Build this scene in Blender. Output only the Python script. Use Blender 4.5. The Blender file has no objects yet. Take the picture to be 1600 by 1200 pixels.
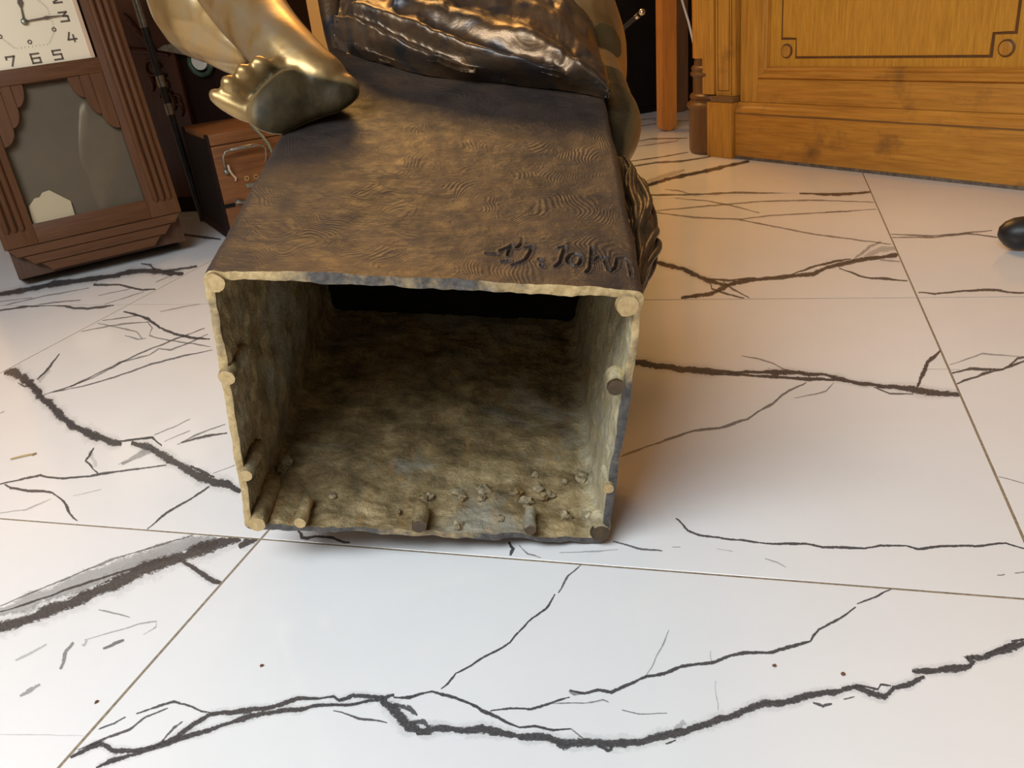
import bpy, bmesh, math, random
from mathutils import Vector, Matrix, noise as mnoise
PI = math.pi
scene = bpy.context.scene
COL = scene.collection

# ------------------------------------------------------------------ camera, world, light
cam_data = bpy.data.cameras.new('camera')
cam_data.sensor_width = 36.0
cam_data.lens = 30.2331
cam_data.clip_start = 0.02
camera = bpy.data.objects.new('camera', cam_data)
COL.objects.link(camera)
_r, _u, _f = Vector((0.9601, 0.2604, -0.1024)), Vector((-0.0185, 0.4244, 0.9053)), Vector((-0.2792, 0.8672, -0.4123))
camera.matrix_world = Matrix(((_r.x, _u.x, -_f.x, 0), (_r.y, _u.y, -_f.y, 0), (_r.z, _u.z, -_f.z, 0.5389), (0, 0, 0, 1)))
scene.camera = camera

world = bpy.data.worlds.new('world')
scene.world = world
world.use_nodes = True
world.node_tree.nodes['Background'].inputs[0].default_value = (0.75, 0.85, 1.0, 1)
world.node_tree.nodes['Background'].inputs[1].default_value = 0.6

def area_light(name, loc, rot, sx, sy, power, col):
    d = bpy.data.lights.new(name, 'AREA')
    d.shape = 'RECTANGLE'; d.size = sx; d.size_y = sy; d.energy = power; d.color = col
    o = bpy.data.objects.new(name, d); COL.objects.link(o)
    o.location = loc; o.rotation_euler = rot
    return o
# assumed daylight, behind and left of camera: tilted area light added inside the room
area_light('assumed_daylight', (-0.85, -0.62, 1.8), (math.radians(26), 0, math.radians(-14)), 1.9, 0.9, 60, (0.86, 0.94, 1.0))
# assumed warm light over the back of the shop, added to tint the floor
area_light('added_warm_light', (-1.8, 4.5, 3.25), (0, 0, 0), 1.9, 1.6, 132, (1.0, 0.54, 0.16))  # no lamp seen there; placed so the pedestal hides its floor reflection

scene.view_settings.view_transform = 'Standard'
scene.view_settings.look = 'None'
scene.view_settings.gamma = 1.0
scene.view_settings.use_curve_mapping = False
scene.view_settings.exposure = 0.06

# ------------------------------------------------------------------ materials
class NB:
    def __init__(s, name):
        s.m = bpy.data.materials.new(name); s.m.use_nodes = True
        s.t = s.m.node_tree; s.n = s.t.nodes; s.l = s.t.links
        s.b = s.n['Principled BSDF']
    def new(s, typ, **kw):
        x = s.n.new(typ)
        for k, v in kw.items(): setattr(x, k, v)
        return x
    def link(s, a, b): s.l.new(a, b)
    def obj(s, scale=(1, 1, 1), loc=(0, 0, 0)):
        c = s.new('ShaderNodeTexCoord'); mp = s.new('ShaderNodeMapping')
        mp.inputs['Scale'].default_value = scale; mp.inputs['Location'].default_value = loc
        s.link(c.outputs['Object'], mp.inputs[0]); return mp.outputs[0]
    def noise(s, vec, scale, detail=4, rough=.55, dist=0):
        x = s.new('ShaderNodeTexNoise')
        x.inputs['Scale'].default_value = scale; x.inputs['Detail'].default_value = detail
        x.inputs['Roughness'].default_value = rough; x.inputs['Distortion'].default_value = dist
        s.link(vec, x.inputs['Vector']); return x.outputs[0]
    def ramp(s, fac, stops):
        x = s.new('ShaderNodeValToRGB'); e = x.color_ramp.elements
        while len(e) < len(stops): e.new(0.5)
        for i, (p, c) in enumerate(stops):
            e[i].position = p; e[i].color = (*c, 1) if len(c) == 3 else c
        s.link(fac, x.inputs[0]); return x.outputs[0]
    def mix(s, fac, a, b, blend='MIX'):
        x = s.new('ShaderNodeMix', data_type='RGBA', blend_type=blend)
        for sock, v in ((x.inputs[0], fac), (x.inputs[6], a), (x.inputs[7], b)):
            if isinstance(v, (int, float)): sock.default_value = v
            elif isinstance(v, tuple): sock.default_value = (*v, 1)
            else: s.link(v, sock)
        return x.outputs[2]
    def math(s, op, a, b=None, clamp=False):
        x = s.new('ShaderNodeMath', operation=op); x.use_clamp = clamp
        for i, v in ((0, a), (1, b)):
            if v is None: continue
            if isinstance(v, (int, float)): x.inputs[i].default_value = v
            else: s.link(v, x.inputs[i])
        return x.outputs[0]
    def bump(s, h, strength=.3, dist=.002, normal=None):
        x = s.new('ShaderNodeBump'); x.inputs['Strength'].default_value = strength; x.inputs['Distance'].default_value = dist
        s.link(h, x.inputs['Height'])
        if normal is not None: s.link(normal, x.inputs['Normal'])
        return x.outputs[0]
    def set(s, **kw):
        for k, v in kw.items():
            sock = s.b.inputs[{'col': 'Base Color', 'rough': 'Roughness', 'metal': 'Metallic', 'nor': 'Normal', 'spec': 'Specular IOR Level',
                               'coat': 'Coat Weight', 'coatr': 'Coat Roughness', 'trans': 'Transmission Weight', 'ior': 'IOR', 'alpha': 'Alpha'}[k]]
            if isinstance(v, (int, float)): sock.default_value = v
            elif isinstance(v, tuple): sock.default_value = (*v, 1)
            else: s.link(v, sock)
        return s.m

def plain(name, col, rough=.5, metal=0, var=.15, scale=30, bump=0.0, spec=.5):
    b = NB(name); v = b.obj()
    nz = b.noise(v, scale, 5)
    c = b.ramp(nz, [(.3, tuple(x * (1 - var) for x in col)), (.7, tuple(min(1, x * (1 + var)) for x in col))])
    b.set(col=c, rough=rough, metal=metal, spec=spec)
    if bump: b.set(nor=b.bump(nz, bump, .002))
    return b.m

def wood(name, dark, light, grain='z', rough=.45, fine=1.0, dirt=None, bump=.15, spec=.4):
    b = NB(name)
    sc = {'x': (1.2, 14, 14), 'y': (14, 1.2, 14), 'z': (14, 14, 1.2)}[grain]
    v = b.obj(sc); g = b.noise(v, 4.0 * fine, 8, .62, .6)
    sf = {'x': (3, 90, 90), 'y': (90, 3, 90), 'z': (90, 90, 3)}[grain]
    f = b.noise(b.obj(sf), 3.0 * fine, 4, .6)
    mid = tuple((a + c) / 2 for a, c in zip(dark, light))
    c = b.ramp(g, [(.3, dark), (.5, mid), (.72, light)])
    c = b.mix(.35, c, b.ramp(f, [(.35, tuple(x * .72 for x in dark)), (.65, light)]))
    if dirt:
        d = b.noise(b.obj((1, 1, 1)), 7, 5, .65)
        c = b.mix(b.ramp(d, [(.55, (0, 0, 0)), (.75, (.8, .8, .8))]), c, dirt)
    b.set(col=c, rough=rough, nor=b.bump(f, bump, .001), spec=spec)
    return b.m

def make_tile_mat():
    b = NB('white_marble_tile')
    v = b.obj(); n1 = b.noise(v, 3, 6, .6); n2 = b.noise(v, 300, 2)
    c = b.ramp(n1, [(.35, (.80, .80, .795)), (.65, (.85, .845, .835))])
    c = b.mix(b.ramp(n2, [(.74, (0, 0, 0)), (.8, (.35, .35, .35))]), c, (.45, .42, .38))
    b.set(col=c, rough=b.ramp(b.noise(v, 6, 5), [(.3, (.09,) * 3), (.7, (.16,) * 3)]), spec=.5, ior=1.58)
    return b.m
def make_vein_mat():
    b = NB('dark_marble_vein')
    v = b.obj()
    at = b.new('ShaderNodeAttribute', attribute_name='vein'); st = b.new('ShaderNodeAttribute', attribute_name='strength')
    nz = b.noise(v, 130, 5, .7, .6); nf = b.noise(v, 420, 3, .6)
    a = b.math('ADD', at.outputs['Fac'], b.math('MULTIPLY', b.math('ADD', b.math('MULTIPLY', b.math('SUBTRACT', nz, .5), 1.7), b.math('MULTIPLY', b.math('SUBTRACT', nf, .5), .9)), 1.0))
    mr = b.new('ShaderNodeMapRange', interpolation_type='SMOOTHSTEP')
    mr.inputs[1].default_value = .02; mr.inputs[2].default_value = .42; b.link(a, mr.inputs[0])
    al = b.math('MULTIPLY', b.math('MULTIPLY', mr.outputs[0], st.outputs['Fac']), b.math('ADD', .55, b.math('MULTIPLY', nf, .75)), clamp=True)
    edge = b.math('MULTIPLY', at.outputs['Fac'], 40, clamp=True)
    al = b.math('MULTIPLY', al, edge)
    c = b.ramp(nf, [(.3, (.045, .043, .045)), (.75, (.13, .125, .125))])
    b.set(col=c, rough=.16, alpha=al)
    return b.m

M = {}
M['tile'] = make_tile_mat(); M['vein'] = make_vein_mat()
M['grout'] = plain('tan_grout', (.27, .21, .14), .9, 0, .35, 220)
M['wall'] = plain('warm_plaster', (.42, .35, .27), .85, 0, .06, 4)
M['ceiling'] = plain('ceiling_paint', (.5, .42, .33), .9, 0, .04, 4)
M['oak_v'] = wood('golden_oak_upright_grain', (.42, .165, .018), (.74, .345, .05), 'z', .38, 1, (.17, .08, .025))
M['oak_h'] = wood('golden_oak_level_grain', (.42, .16, .02), (.74, .335, .05), 'x', .4, 1, (.15, .07, .028))
M['oak_panel'] = wood('golden_oak_flamed', (.50, .21, .022), (.80, .385, .05), 'z', .36, 2.2, None)
M['oak_dark'] = wood('worn_dark_oak', (.17, .08, .025), (.3, .15, .045), 'x', .45, 1, (.1, .06, .04))
M['oak_col'] = wood('brown_stained_oak', (.10, .042, .014), (.21, .09, .026), 'z', .35, 1, (.085, .05, .035))
M['worn'] = plain('grey_worn_oak', (.16, .12, .085), .7, 0, .5, 60)
M['clock_wood'] = wood('matt_red_brown_wood', (.085, .034, .013), (.145, .06, .024), 'z', .5, 1.4, None, .08, .2)
M['clock_wood_h'] = wood('matt_red_brown_wood_level', (.085, .034, .013), (.145, .06, .024), 'x', .5, 1.4, None, .08, .2)
M['clock_case'] = wood('darker_brown_wood', (.06, .028, .014), (.11, .05, .024), 'z', .5, 1.4)  # case wood, darker and browner than the frame
M['mahogany'] = wood('dark_carved_mahogany', (.04, .011, .005), (.11, .032, .012), 'z', .35, 1)
M['mahogany_dark'] = wood('near_black_mahogany', (.010, .004, .003), (.025, .009, .006), 'z', .6, 1, None, .15, .15)
M['box_wood'] = wood('orange_brown_box_wood', (.12, .04, .012), (.27, .105, .03), 'x', .42, 1.3, (.07, .03, .015))
M['black_paint'] = plain('dull_black_paint', (.006, .005, .005), .6, 0, .4, 20, 0, .15)
M['board_wood'] = wood('orange_varnished_wood', (.5, .165, .028), (.74, .28, .05), 'z', .35, .8, None)
M['board_brown'] = wood('brown_wood_strip', (.11, .05, .02), (.2, .1, .04), 'z', .5, 1)
M['black_lacquer'] = plain('black_cabinet_lacquer', (.007, .0055, .005), .5, 0, .4, 8, 0, .15)
M['black_plastic'] = plain('scuffed_black_plastic', (.012, .012, .013), .42, 0, .7, 60)
M['dial'] = plain('cream_dial_metal', (.88, .76, .55), .32, .15, .03, 6)
M['dial_edge'] = plain('rose_dial_bevel', (.62, .42, .28), .4, .1, .05, 10)
M['numeral'] = plain('dark_bronze_numeral', (.12, .085, .055), .5, .2, .1, 40)
M['steel'] = plain('aged_grey_steel', (.26, .25, .21), .4, .8, .3, 90)
M['chrome'] = plain('bright_chrome', (.75, .72, .68), .15, 1, .05, 20)
M['brass'] = plain('aged_brass', (.6, .42, .18), .35, .9, .2, 60)
M['string'] = plain('tan_string', (.55, .42, .25), .9, 0, .2, 300)
M['green_wire'] = plain('grey_green_wire', (.16, .17, .11), .5, .1, .2, 50)
M['white_cable'] = plain('white_plastic_cable', (.72, .68, .6), .4, 0, .04, 20)
M['light_patch'] = plain('cream_light_patch', (.98, .84, .6), .8, 0, .02, 12)  # pale colour of the painted patch of light in the clock
M['backboard'] = plain('grey_brown_backboard', (.25, .2, .14), .6, 0, .14, 5)
M['green_patina'] = plain('green_enamel', (.05, .09, .06), .5, .2, .5, 60)
M['white_enamel'] = plain('white_enamel', (.7, .68, .6), .3, 0, .1, 40)
M['crumb'] = plain('brown_crumb', (.16, .07, .03), .8, 0, .3, 300)
M['straw'] = plain('straw_splinter', (.5, .34, .16), .7, 0, .15, 200)

def make_glass():
    b = NB('clock_glass')
    b.set(col=(.9, .9, .88), rough=.02, trans=1.0, ior=1.45)
    gl = b.new('ShaderNodeBsdfGlossy'); gl.inputs['Roughness'].default_value = .03
    tr = b.new('ShaderNodeBsdfTransparent'); tr.inputs[0].default_value = (.93, .92, .9, 1)
    fr = b.new('ShaderNodeFresnel'); fr.inputs[0].default_value = 1.5
    mx = b.new('ShaderNodeMixShader'); b.link(fr.outputs[0], mx.inputs[0]); b.link(tr.outputs[0], mx.inputs[1]); b.link(gl.outputs[0], mx.inputs[2])
    b.link(mx.outputs[0], b.n['Material Output'].inputs[0])
    return b.m
M['glass'] = make_glass()

def make_bronze_outer():
    b = NB('brown_bronze_skin')
    v = b.obj()
    n1 = b.noise(v, 9, 6, .6, .5); n2 = b.noise(v, 34, 6, .65)
    c = b.ramp(n1, [(.32, (.025, .020, .018)), (.48, (.043, .032, .027)), (.66, (.082, .052, .032))])
    c = b.mix(b.ramp(n2, [(.5, (0, 0, 0)), (.75, (.6, .6, .6))]), c, (.05, .038, .033))
    vo = b.new('ShaderNodeTexVoronoi'); vo.inputs['Scale'].default_value = 11; vo.inputs['Randomness'].default_value = 1
    wv = b.new('ShaderNodeVectorMath', operation='ADD')
    nn = b.new('ShaderNodeTexNoise'); nn.inputs['Scale'].default_value = 8; b.link(v, nn.inputs['Vector'])
    sc = b.new('ShaderNodeVectorMath', operation='SCALE'); b.link(nn.outputs[1], sc.inputs[0]); sc.inputs['Scale'].default_value = .13
    b.link(v, wv.inputs[0]); b.link(sc.outputs[0], wv.inputs[1]); b.link(wv.outputs[0], vo.inputs['Vector'])
    ridge = b.math('SINE', b.math('MULTIPLY', vo.outputs['Distance'], 165))
    mask = b.ramp(b.noise(v, 22, 3), [(.49, (0, 0, 0)), (.6, (1, 1, 1))])
    ridge = b.math('MULTIPLY', ridge, mask)
    st = b.noise(b.obj((12, 60, 60)), 2.2, 5, .6, 1.0)
    nrm = b.bump(n2, .55, .005)
    nrm = b.bump(st, .25, .003, nrm)
    nrm = b.bump(ridge, .22, .0011, nrm)
    rg = b.ramp(b.noise(v, 60, 5, .7), [(.35, (.6,) * 3), (.7, (.38,) * 3)])
    b.set(col=c, rough=rg, metal=.15, nor=nrm, spec=.32)
    return b.m
M['bronze'] = make_bronze_outer()

def make_inner():
    b = NB('rough_raw_casting')
    v = b.obj()
    n1 = b.noise(v, 7, 6, .65, .8); n2 = b.noise(v, 26, 7, .7); n3 = b.noise(v, 120, 5, .7)
    st = b.noise(b.obj((30, 5, 30)), 2.4, 6, .65, .8)
    c = b.ramp(n2, [(.3, (.085, .06, .028)), (.5, (.29, .21, .10)), (.7, (.55, .43, .23))])
    c = b.mix(b.ramp(n1, [(.5, (0, 0, 0)), (.64, (.75, .75, .75))]), c, (.36, .34, .27))
    c = b.mix(b.ramp(st, [(.56, (0, 0, 0)), (.7, (.6, .6, .6))]), c, (.42, .22, .07))
    c = b.mix(b.ramp(n3, [(.66, (0, 0, 0)), (.74, (.7, .7, .7))]), c, (.66, .58, .4))
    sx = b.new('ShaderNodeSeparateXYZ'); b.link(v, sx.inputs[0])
    scale = b.ramp(b.math('ADD', sx.outputs[0], b.math('MULTIPLY', b.math('SUBTRACT', b.noise(b.obj((40, 40, 6)), 2.0, 5, .65), .5), .05)), [(.350, (0, 0, 0)), (.372, (.85, .85, .85))])  # right wall made paler: the light falling on it is put into the colour
    c = b.mix(scale, c, b.ramp(st, [(.35, (.5, .47, .37)), (.6, (.62, .52, .3))]))  # scale masks the paler right wall, light put into the colour
    nrm = b.bump(n2, .9, .007); nrm = b.bump(n3, .6, .0025, nrm)
    b.set(col=c, rough=.5, metal=.25, nor=nrm)
    return b.m
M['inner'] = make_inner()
M['crust'] = plain('pale_casting_crust', (.24, .19, .11), .8, 0, .6, 160, .8)
M['hollow_shade'] = plain('black_hollow_shade', (.008, .007, .006), .9, 0, .4, 30, 0, .1)  # flat black: the darkness of a deeper hollow put into the colour

def make_rim():
    b = NB('sawn_brass_rim')
    v = b.obj(); n1 = b.noise(v, 22, 5, .65); n2 = b.noise(v, 160, 4, .7)
    c = b.ramp(n2, [(.3, (.40, .27, .11)), (.7, (.66, .50, .26))])
    at = b.new('ShaderNodeAttribute', attribute_name='unpolished')
    f = b.math('ADD', at.outputs['Fac'], b.math('MULTIPLY', b.math('SUBTRACT', n1, .5), 1.6), clamp=True)
    f = b.ramp(f, [(.32, (0, 0, 0)), (.68, (1, 1, 1))])
    c = b.mix(f, c, b.ramp(n2, [(.3, (.045, .04, .038)), (.75, (.15, .14, .13))]))
    b.set(col=c, rough=.45, metal=.3, nor=b.bump(n2, .5, .002))
    return b.m
M['rim'] = make_rim()
def make_rodend():
    b = NB('cut_brass_rod'); v = b.obj(); n2 = b.noise(v, 140, 5, .7)
    b.set(col=b.ramp(n2, [(.3, (.42, .28, .12)), (.7, (.66, .49, .25))]), rough=.42, metal=.4, nor=b.bump(n2, .4, .002)); return b.m
M['rodend'] = make_rodend()

def make_figure():
    b = NB('gold_and_dark_bronze')
    v = b.obj(); at = b.new('ShaderNodeAttribute', attribute_name='patina')
    n1 = b.noise(v, 11, 5, .6, .8); n2 = b.noise(v, 60, 5, .65)
    gold = b.ramp(n1, [(.3, (.33, .205, .075)), (.5, (.47, .31, .13)), (.7, (.44, .35, .235))])
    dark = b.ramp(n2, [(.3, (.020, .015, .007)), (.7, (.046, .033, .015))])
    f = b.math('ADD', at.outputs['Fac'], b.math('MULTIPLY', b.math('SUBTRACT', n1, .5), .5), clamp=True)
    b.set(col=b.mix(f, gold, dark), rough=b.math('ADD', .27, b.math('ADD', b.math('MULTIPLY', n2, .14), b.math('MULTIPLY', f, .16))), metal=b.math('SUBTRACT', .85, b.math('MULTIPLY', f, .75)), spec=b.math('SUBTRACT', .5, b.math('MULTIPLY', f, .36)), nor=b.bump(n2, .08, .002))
    return b.m
M['figure'] = make_figure()
def make_drape():
    b = NB('dark_bronze_drapery')
    v = b.obj(); n1 = b.noise(v, 14, 6, .6, 1.2); n2 = b.noise(v, 90, 6, .7)
    c = b.ramp(n1, [(.34, (.060, .060, .066)), (.5, (.13, .088, .055)), (.7, (.21, .125, .062))])
    c = b.mix(b.ramp(n2, [(.62, (0, 0, 0)), (.74, (.5, .5, .5))]), c, (.3, .3, .27))
    nrm = b.bump(n1, .35, .006); nrm = b.bump(n2, .3, .002, nrm)
    b.set(col=c, rough=b.ramp(n2, [(.3, (.26,) * 3), (.7, (.42,) * 3)]), metal=.75, nor=nrm)
    return b.m
M['drape'] = make_drape()
def make_hair():
    b = NB('brown_bronze_hair')
    v = b.obj(); n1 = b.noise(v, 60, 5, .6)
    b.set(col=b.ramp(n1, [(.3, (.045, .03, .018)), (.7, (.13, .085, .045))]), rough=.42, metal=.4, nor=b.bump(n1, .5, .003)); return b.m
M['hair'] = make_hair()

# ------------------------------------------------------------------ mesh helpers
def link(name, mesh, mat, parent=None, smooth=False):
    o = bpy.data.objects.new(name, mesh); COL.objects.link(o)
    for m in (mat if isinstance(mat, (list, tuple)) else [mat]): mesh.materials.append(m)
    if smooth: mesh.polygons.foreach_set('use_smooth', [True] * len(mesh.polygons))
    if parent: o.parent = parent
    return o
def pyd(name, v, f, mat, parent=None, smooth=False):
    me = bpy.data.meshes.new(name); me.from_pydata([tuple(x) for x in v], [], f); me.update()
    return link(name, me, mat, parent, smooth)
def from_bm(name, bm, mat, parent=None, smooth=False):
    bmesh.ops.recalc_face_normals(bm, faces=bm.faces)
    me = bpy.data.meshes.new(name); bm.to_mesh(me); bm.free()
    return link(name, me, mat, parent, smooth)
def auto_smooth(o, deg=35):
    me = o.data; me.polygons.foreach_set('use_smooth', [True] * len(me.polygons))
    me.set_sharp_from_angle(angle=math.radians(deg)); return o
def bm_box(bm, x0, x1, y0, y1, z0, z1, bev=0, seg=2):
    vs = [bm.verts.new((x, y, z)) for x in (x0, x1) for y in (y0, y1) for z in (z0, z1)]
    fs = [(0, 1, 3, 2), (4, 6, 7, 5), (0, 4, 5, 1), (2, 3, 7, 6), (0, 2, 6, 4), (1, 5, 7, 3)]
    faces = [bm.faces.new([vs[i] for i in f]) for f in fs]
    if bev:
        ed = list({e for f in faces for e in f.edges})
        bmesh.ops.bevel(bm, geom=ed, offset=bev, segments=seg, affect='EDGES', profile=.6)
def box(name, x0, x1, y0, y1, z0, z1, mat, parent=None, bev=0.0):
    bm = bmesh.new(); bm_box(bm, x0, x1, y0, y1, z0, z1, bev)
    o = from_bm(name, bm, mat, parent)
    return auto_smooth(o) if bev else o
def bm_tube(bm, pts, rad, seg=10, cap=True, flat=None):
    pts = [Vector(p) for p in pts]; n = len(pts)
    if not isinstance(rad, (list, tuple)): rad = [rad] * n
    rings = []; up = None
    for i in range(n):
        t = (pts[min(i + 1, n - 1)] - pts[max(i - 1, 0)]).normalized()
        if up is None:
            up = Vector((0, 0, 1)) if abs(t.z) < .9 else Vector((1, 0, 0))
        a = t.cross(up).normalized(); b2 = a.cross(t).normalized(); up = b2
        rings.append([bm.verts.new(pts[i] + (a * math.cos(k * 2 * PI / seg) + b2 * math.sin(k * 2 * PI / seg) * (flat or 1)) * rad[i]) for k in range(seg)])
    for i in range(n - 1):
        for k in range(seg):
            bm.faces.new((rings[i][k], rings[i][(k + 1) % seg], rings[i + 1][(k + 1) % seg], rings[i + 1][k]))
    if cap:
        bm.faces.new(rings[0][::-1]); bm.faces.new(rings[-1])
def tube(name, pts, rad, mat, parent=None, seg=10, flat=None):
    bm = bmesh.new(); bm_tube(bm, pts, rad, seg, True, flat)
    return auto_smooth(from_bm(name, bm, mat, parent), 50)
def prism(name, outline, y0, y1, mat, parent=None, bev=0.0):
    """outline in x,z ; extruded along y"""
    bm = bmesh.new(); n = len(outline)
    a = [bm.verts.new((x, y0, z)) for x, z in outline]; b = [bm.verts.new((x, y1, z)) for x, z in outline]
    f1 = bm.faces.new(a); bm.faces.new(b[::-1])
    for i in range(n): bm.faces.new((a[i], b[i], b[(i + 1) % n], a[(i + 1) % n]))
    if bev: bmesh.ops.bevel(bm, geom=list(f1.edges), offset=bev, segments=2, affect='EDGES')
    o = from_bm(name, bm, mat, parent)
    return auto_smooth(o, 30)
def lathe(name, prof, mat, parent=None, cx=0, cy=0, seg=40):
    v = []; f = []
    for r, z in prof:
        for k in range(seg): v.append((cx + r * math.cos(2 * PI * k / seg), cy + r * math.sin(2 * PI * k / seg), z))
    for i in range(len(prof) - 1):
        for k in range(seg):
            f.append((i * seg + k, i * seg + (k + 1) % seg, (i + 1) * seg + (k + 1) % seg, (i + 1) * seg + k))
    f.append(tuple(range(seg))[::-1]); f.append(tuple(range((len(prof) - 1) * seg, len(prof) * seg)))
    return auto_smooth(pyd(name, v, f, mat, parent), 40)
def thing(name, label, cat, group=None, matrix=None, loc=None, rz=0):
    o = bpy.data.objects.new(name, None); COL.objects.link(o); o.empty_display_size = .05
    o['label'] = label; o['category'] = cat
    if group: o['group'] = group
    if matrix is not None: o.matrix_world = matrix
    elif loc is not None:
        o.location = loc; o.rotation_euler = (0, 0, rz)
    return o
def tag(o, label, cat, group=None):
    o['label'] = label; o['category'] = cat
    if group: o['group'] = group
    return o
def structure(o): o['kind'] = 'structure'; return o
def mat4(rot, org): return Matrix([[*rot[0], org[0]], [*rot[1], org[1]], [*rot[2], org[2]], [0, 0, 0, 1]])
def lerp(a, b, t): return a + (b - a) * t
def curve_at(pts, t):
    """Catmull-Rom through a list of vectors, t in 0..1"""
    n = len(pts) - 1; x = min(max(t, 0), .99999) * n; i = int(x); u = x - i
    p0, p1, p2, p3 = pts[max(i - 1, 0)], pts[i], pts[i + 1], pts[min(i + 2, n)]
    return .5 * ((2 * p1) + (p2 - p0) * u + (2 * p0 - 5 * p1 + 4 * p2 - p3) * u * u + (3 * p1 - p0 - 3 * p2 + p3) * u ** 3)

# ------------------------------------------------------------------ room shell
X0, X1, Y0, Y1, ZC = -3.75, 3.45, -1.25, 5.5, 3.3
TX, TY, TS, GAP = -0.5496, 0.7061, 0.8, 0.0030
floor = structure(box('floor', X0 - .02, X1 + .02, Y0 - .02, Y1 + .02, -.05, -.0004, M['grout']))
structure(box('ceiling', X0 - .1, X1 + .1, Y0 - .1, Y1 + .1, ZC, ZC + .1, M['ceiling']))
structure(box('wall_left', X0 - .1, X0, Y0, Y1, 0, ZC, M['wall']))
structure(box('wall_right', X1, X1 + .1, Y0, Y1, 0, ZC, M['wall']))
structure(box('wall_back', X0, X1, Y1, Y1 + .1, 0, ZC, M['wall']))
bm = bmesh.new()
WX0, WX1, WZ0, WZ1 = -2.3, .3, 1.3, 2.9  # opening of the assumed, unseen window
for a in ((X0, WX0, 0, ZC), (WX1, X1, 0, ZC), (WX0, WX1, 0, WZ0), (WX0, WX1, WZ1, ZC)):
    bm_box(bm, a[0], a[1], Y0 - .1, Y0, a[2], a[3])
structure(from_bm('wall_front', bm, M['wall']))
bm = bmesh.new()
for a in ((WX0, WX0 + .05, WZ0, WZ1), (WX1 - .05, WX1, WZ0, WZ1), (WX0, WX1, WZ0, WZ0 + .05), (WX0, WX1, WZ1 - .05, WZ1)):
    bm_box(bm, a[0], a[1], Y0 - .06, Y0 - .01, a[2], a[3])
structure(from_bm('assumed_window_1', bm, M['white_cable']))  # assumed window frame, unseen; the daylight is a separate light in the room

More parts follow.
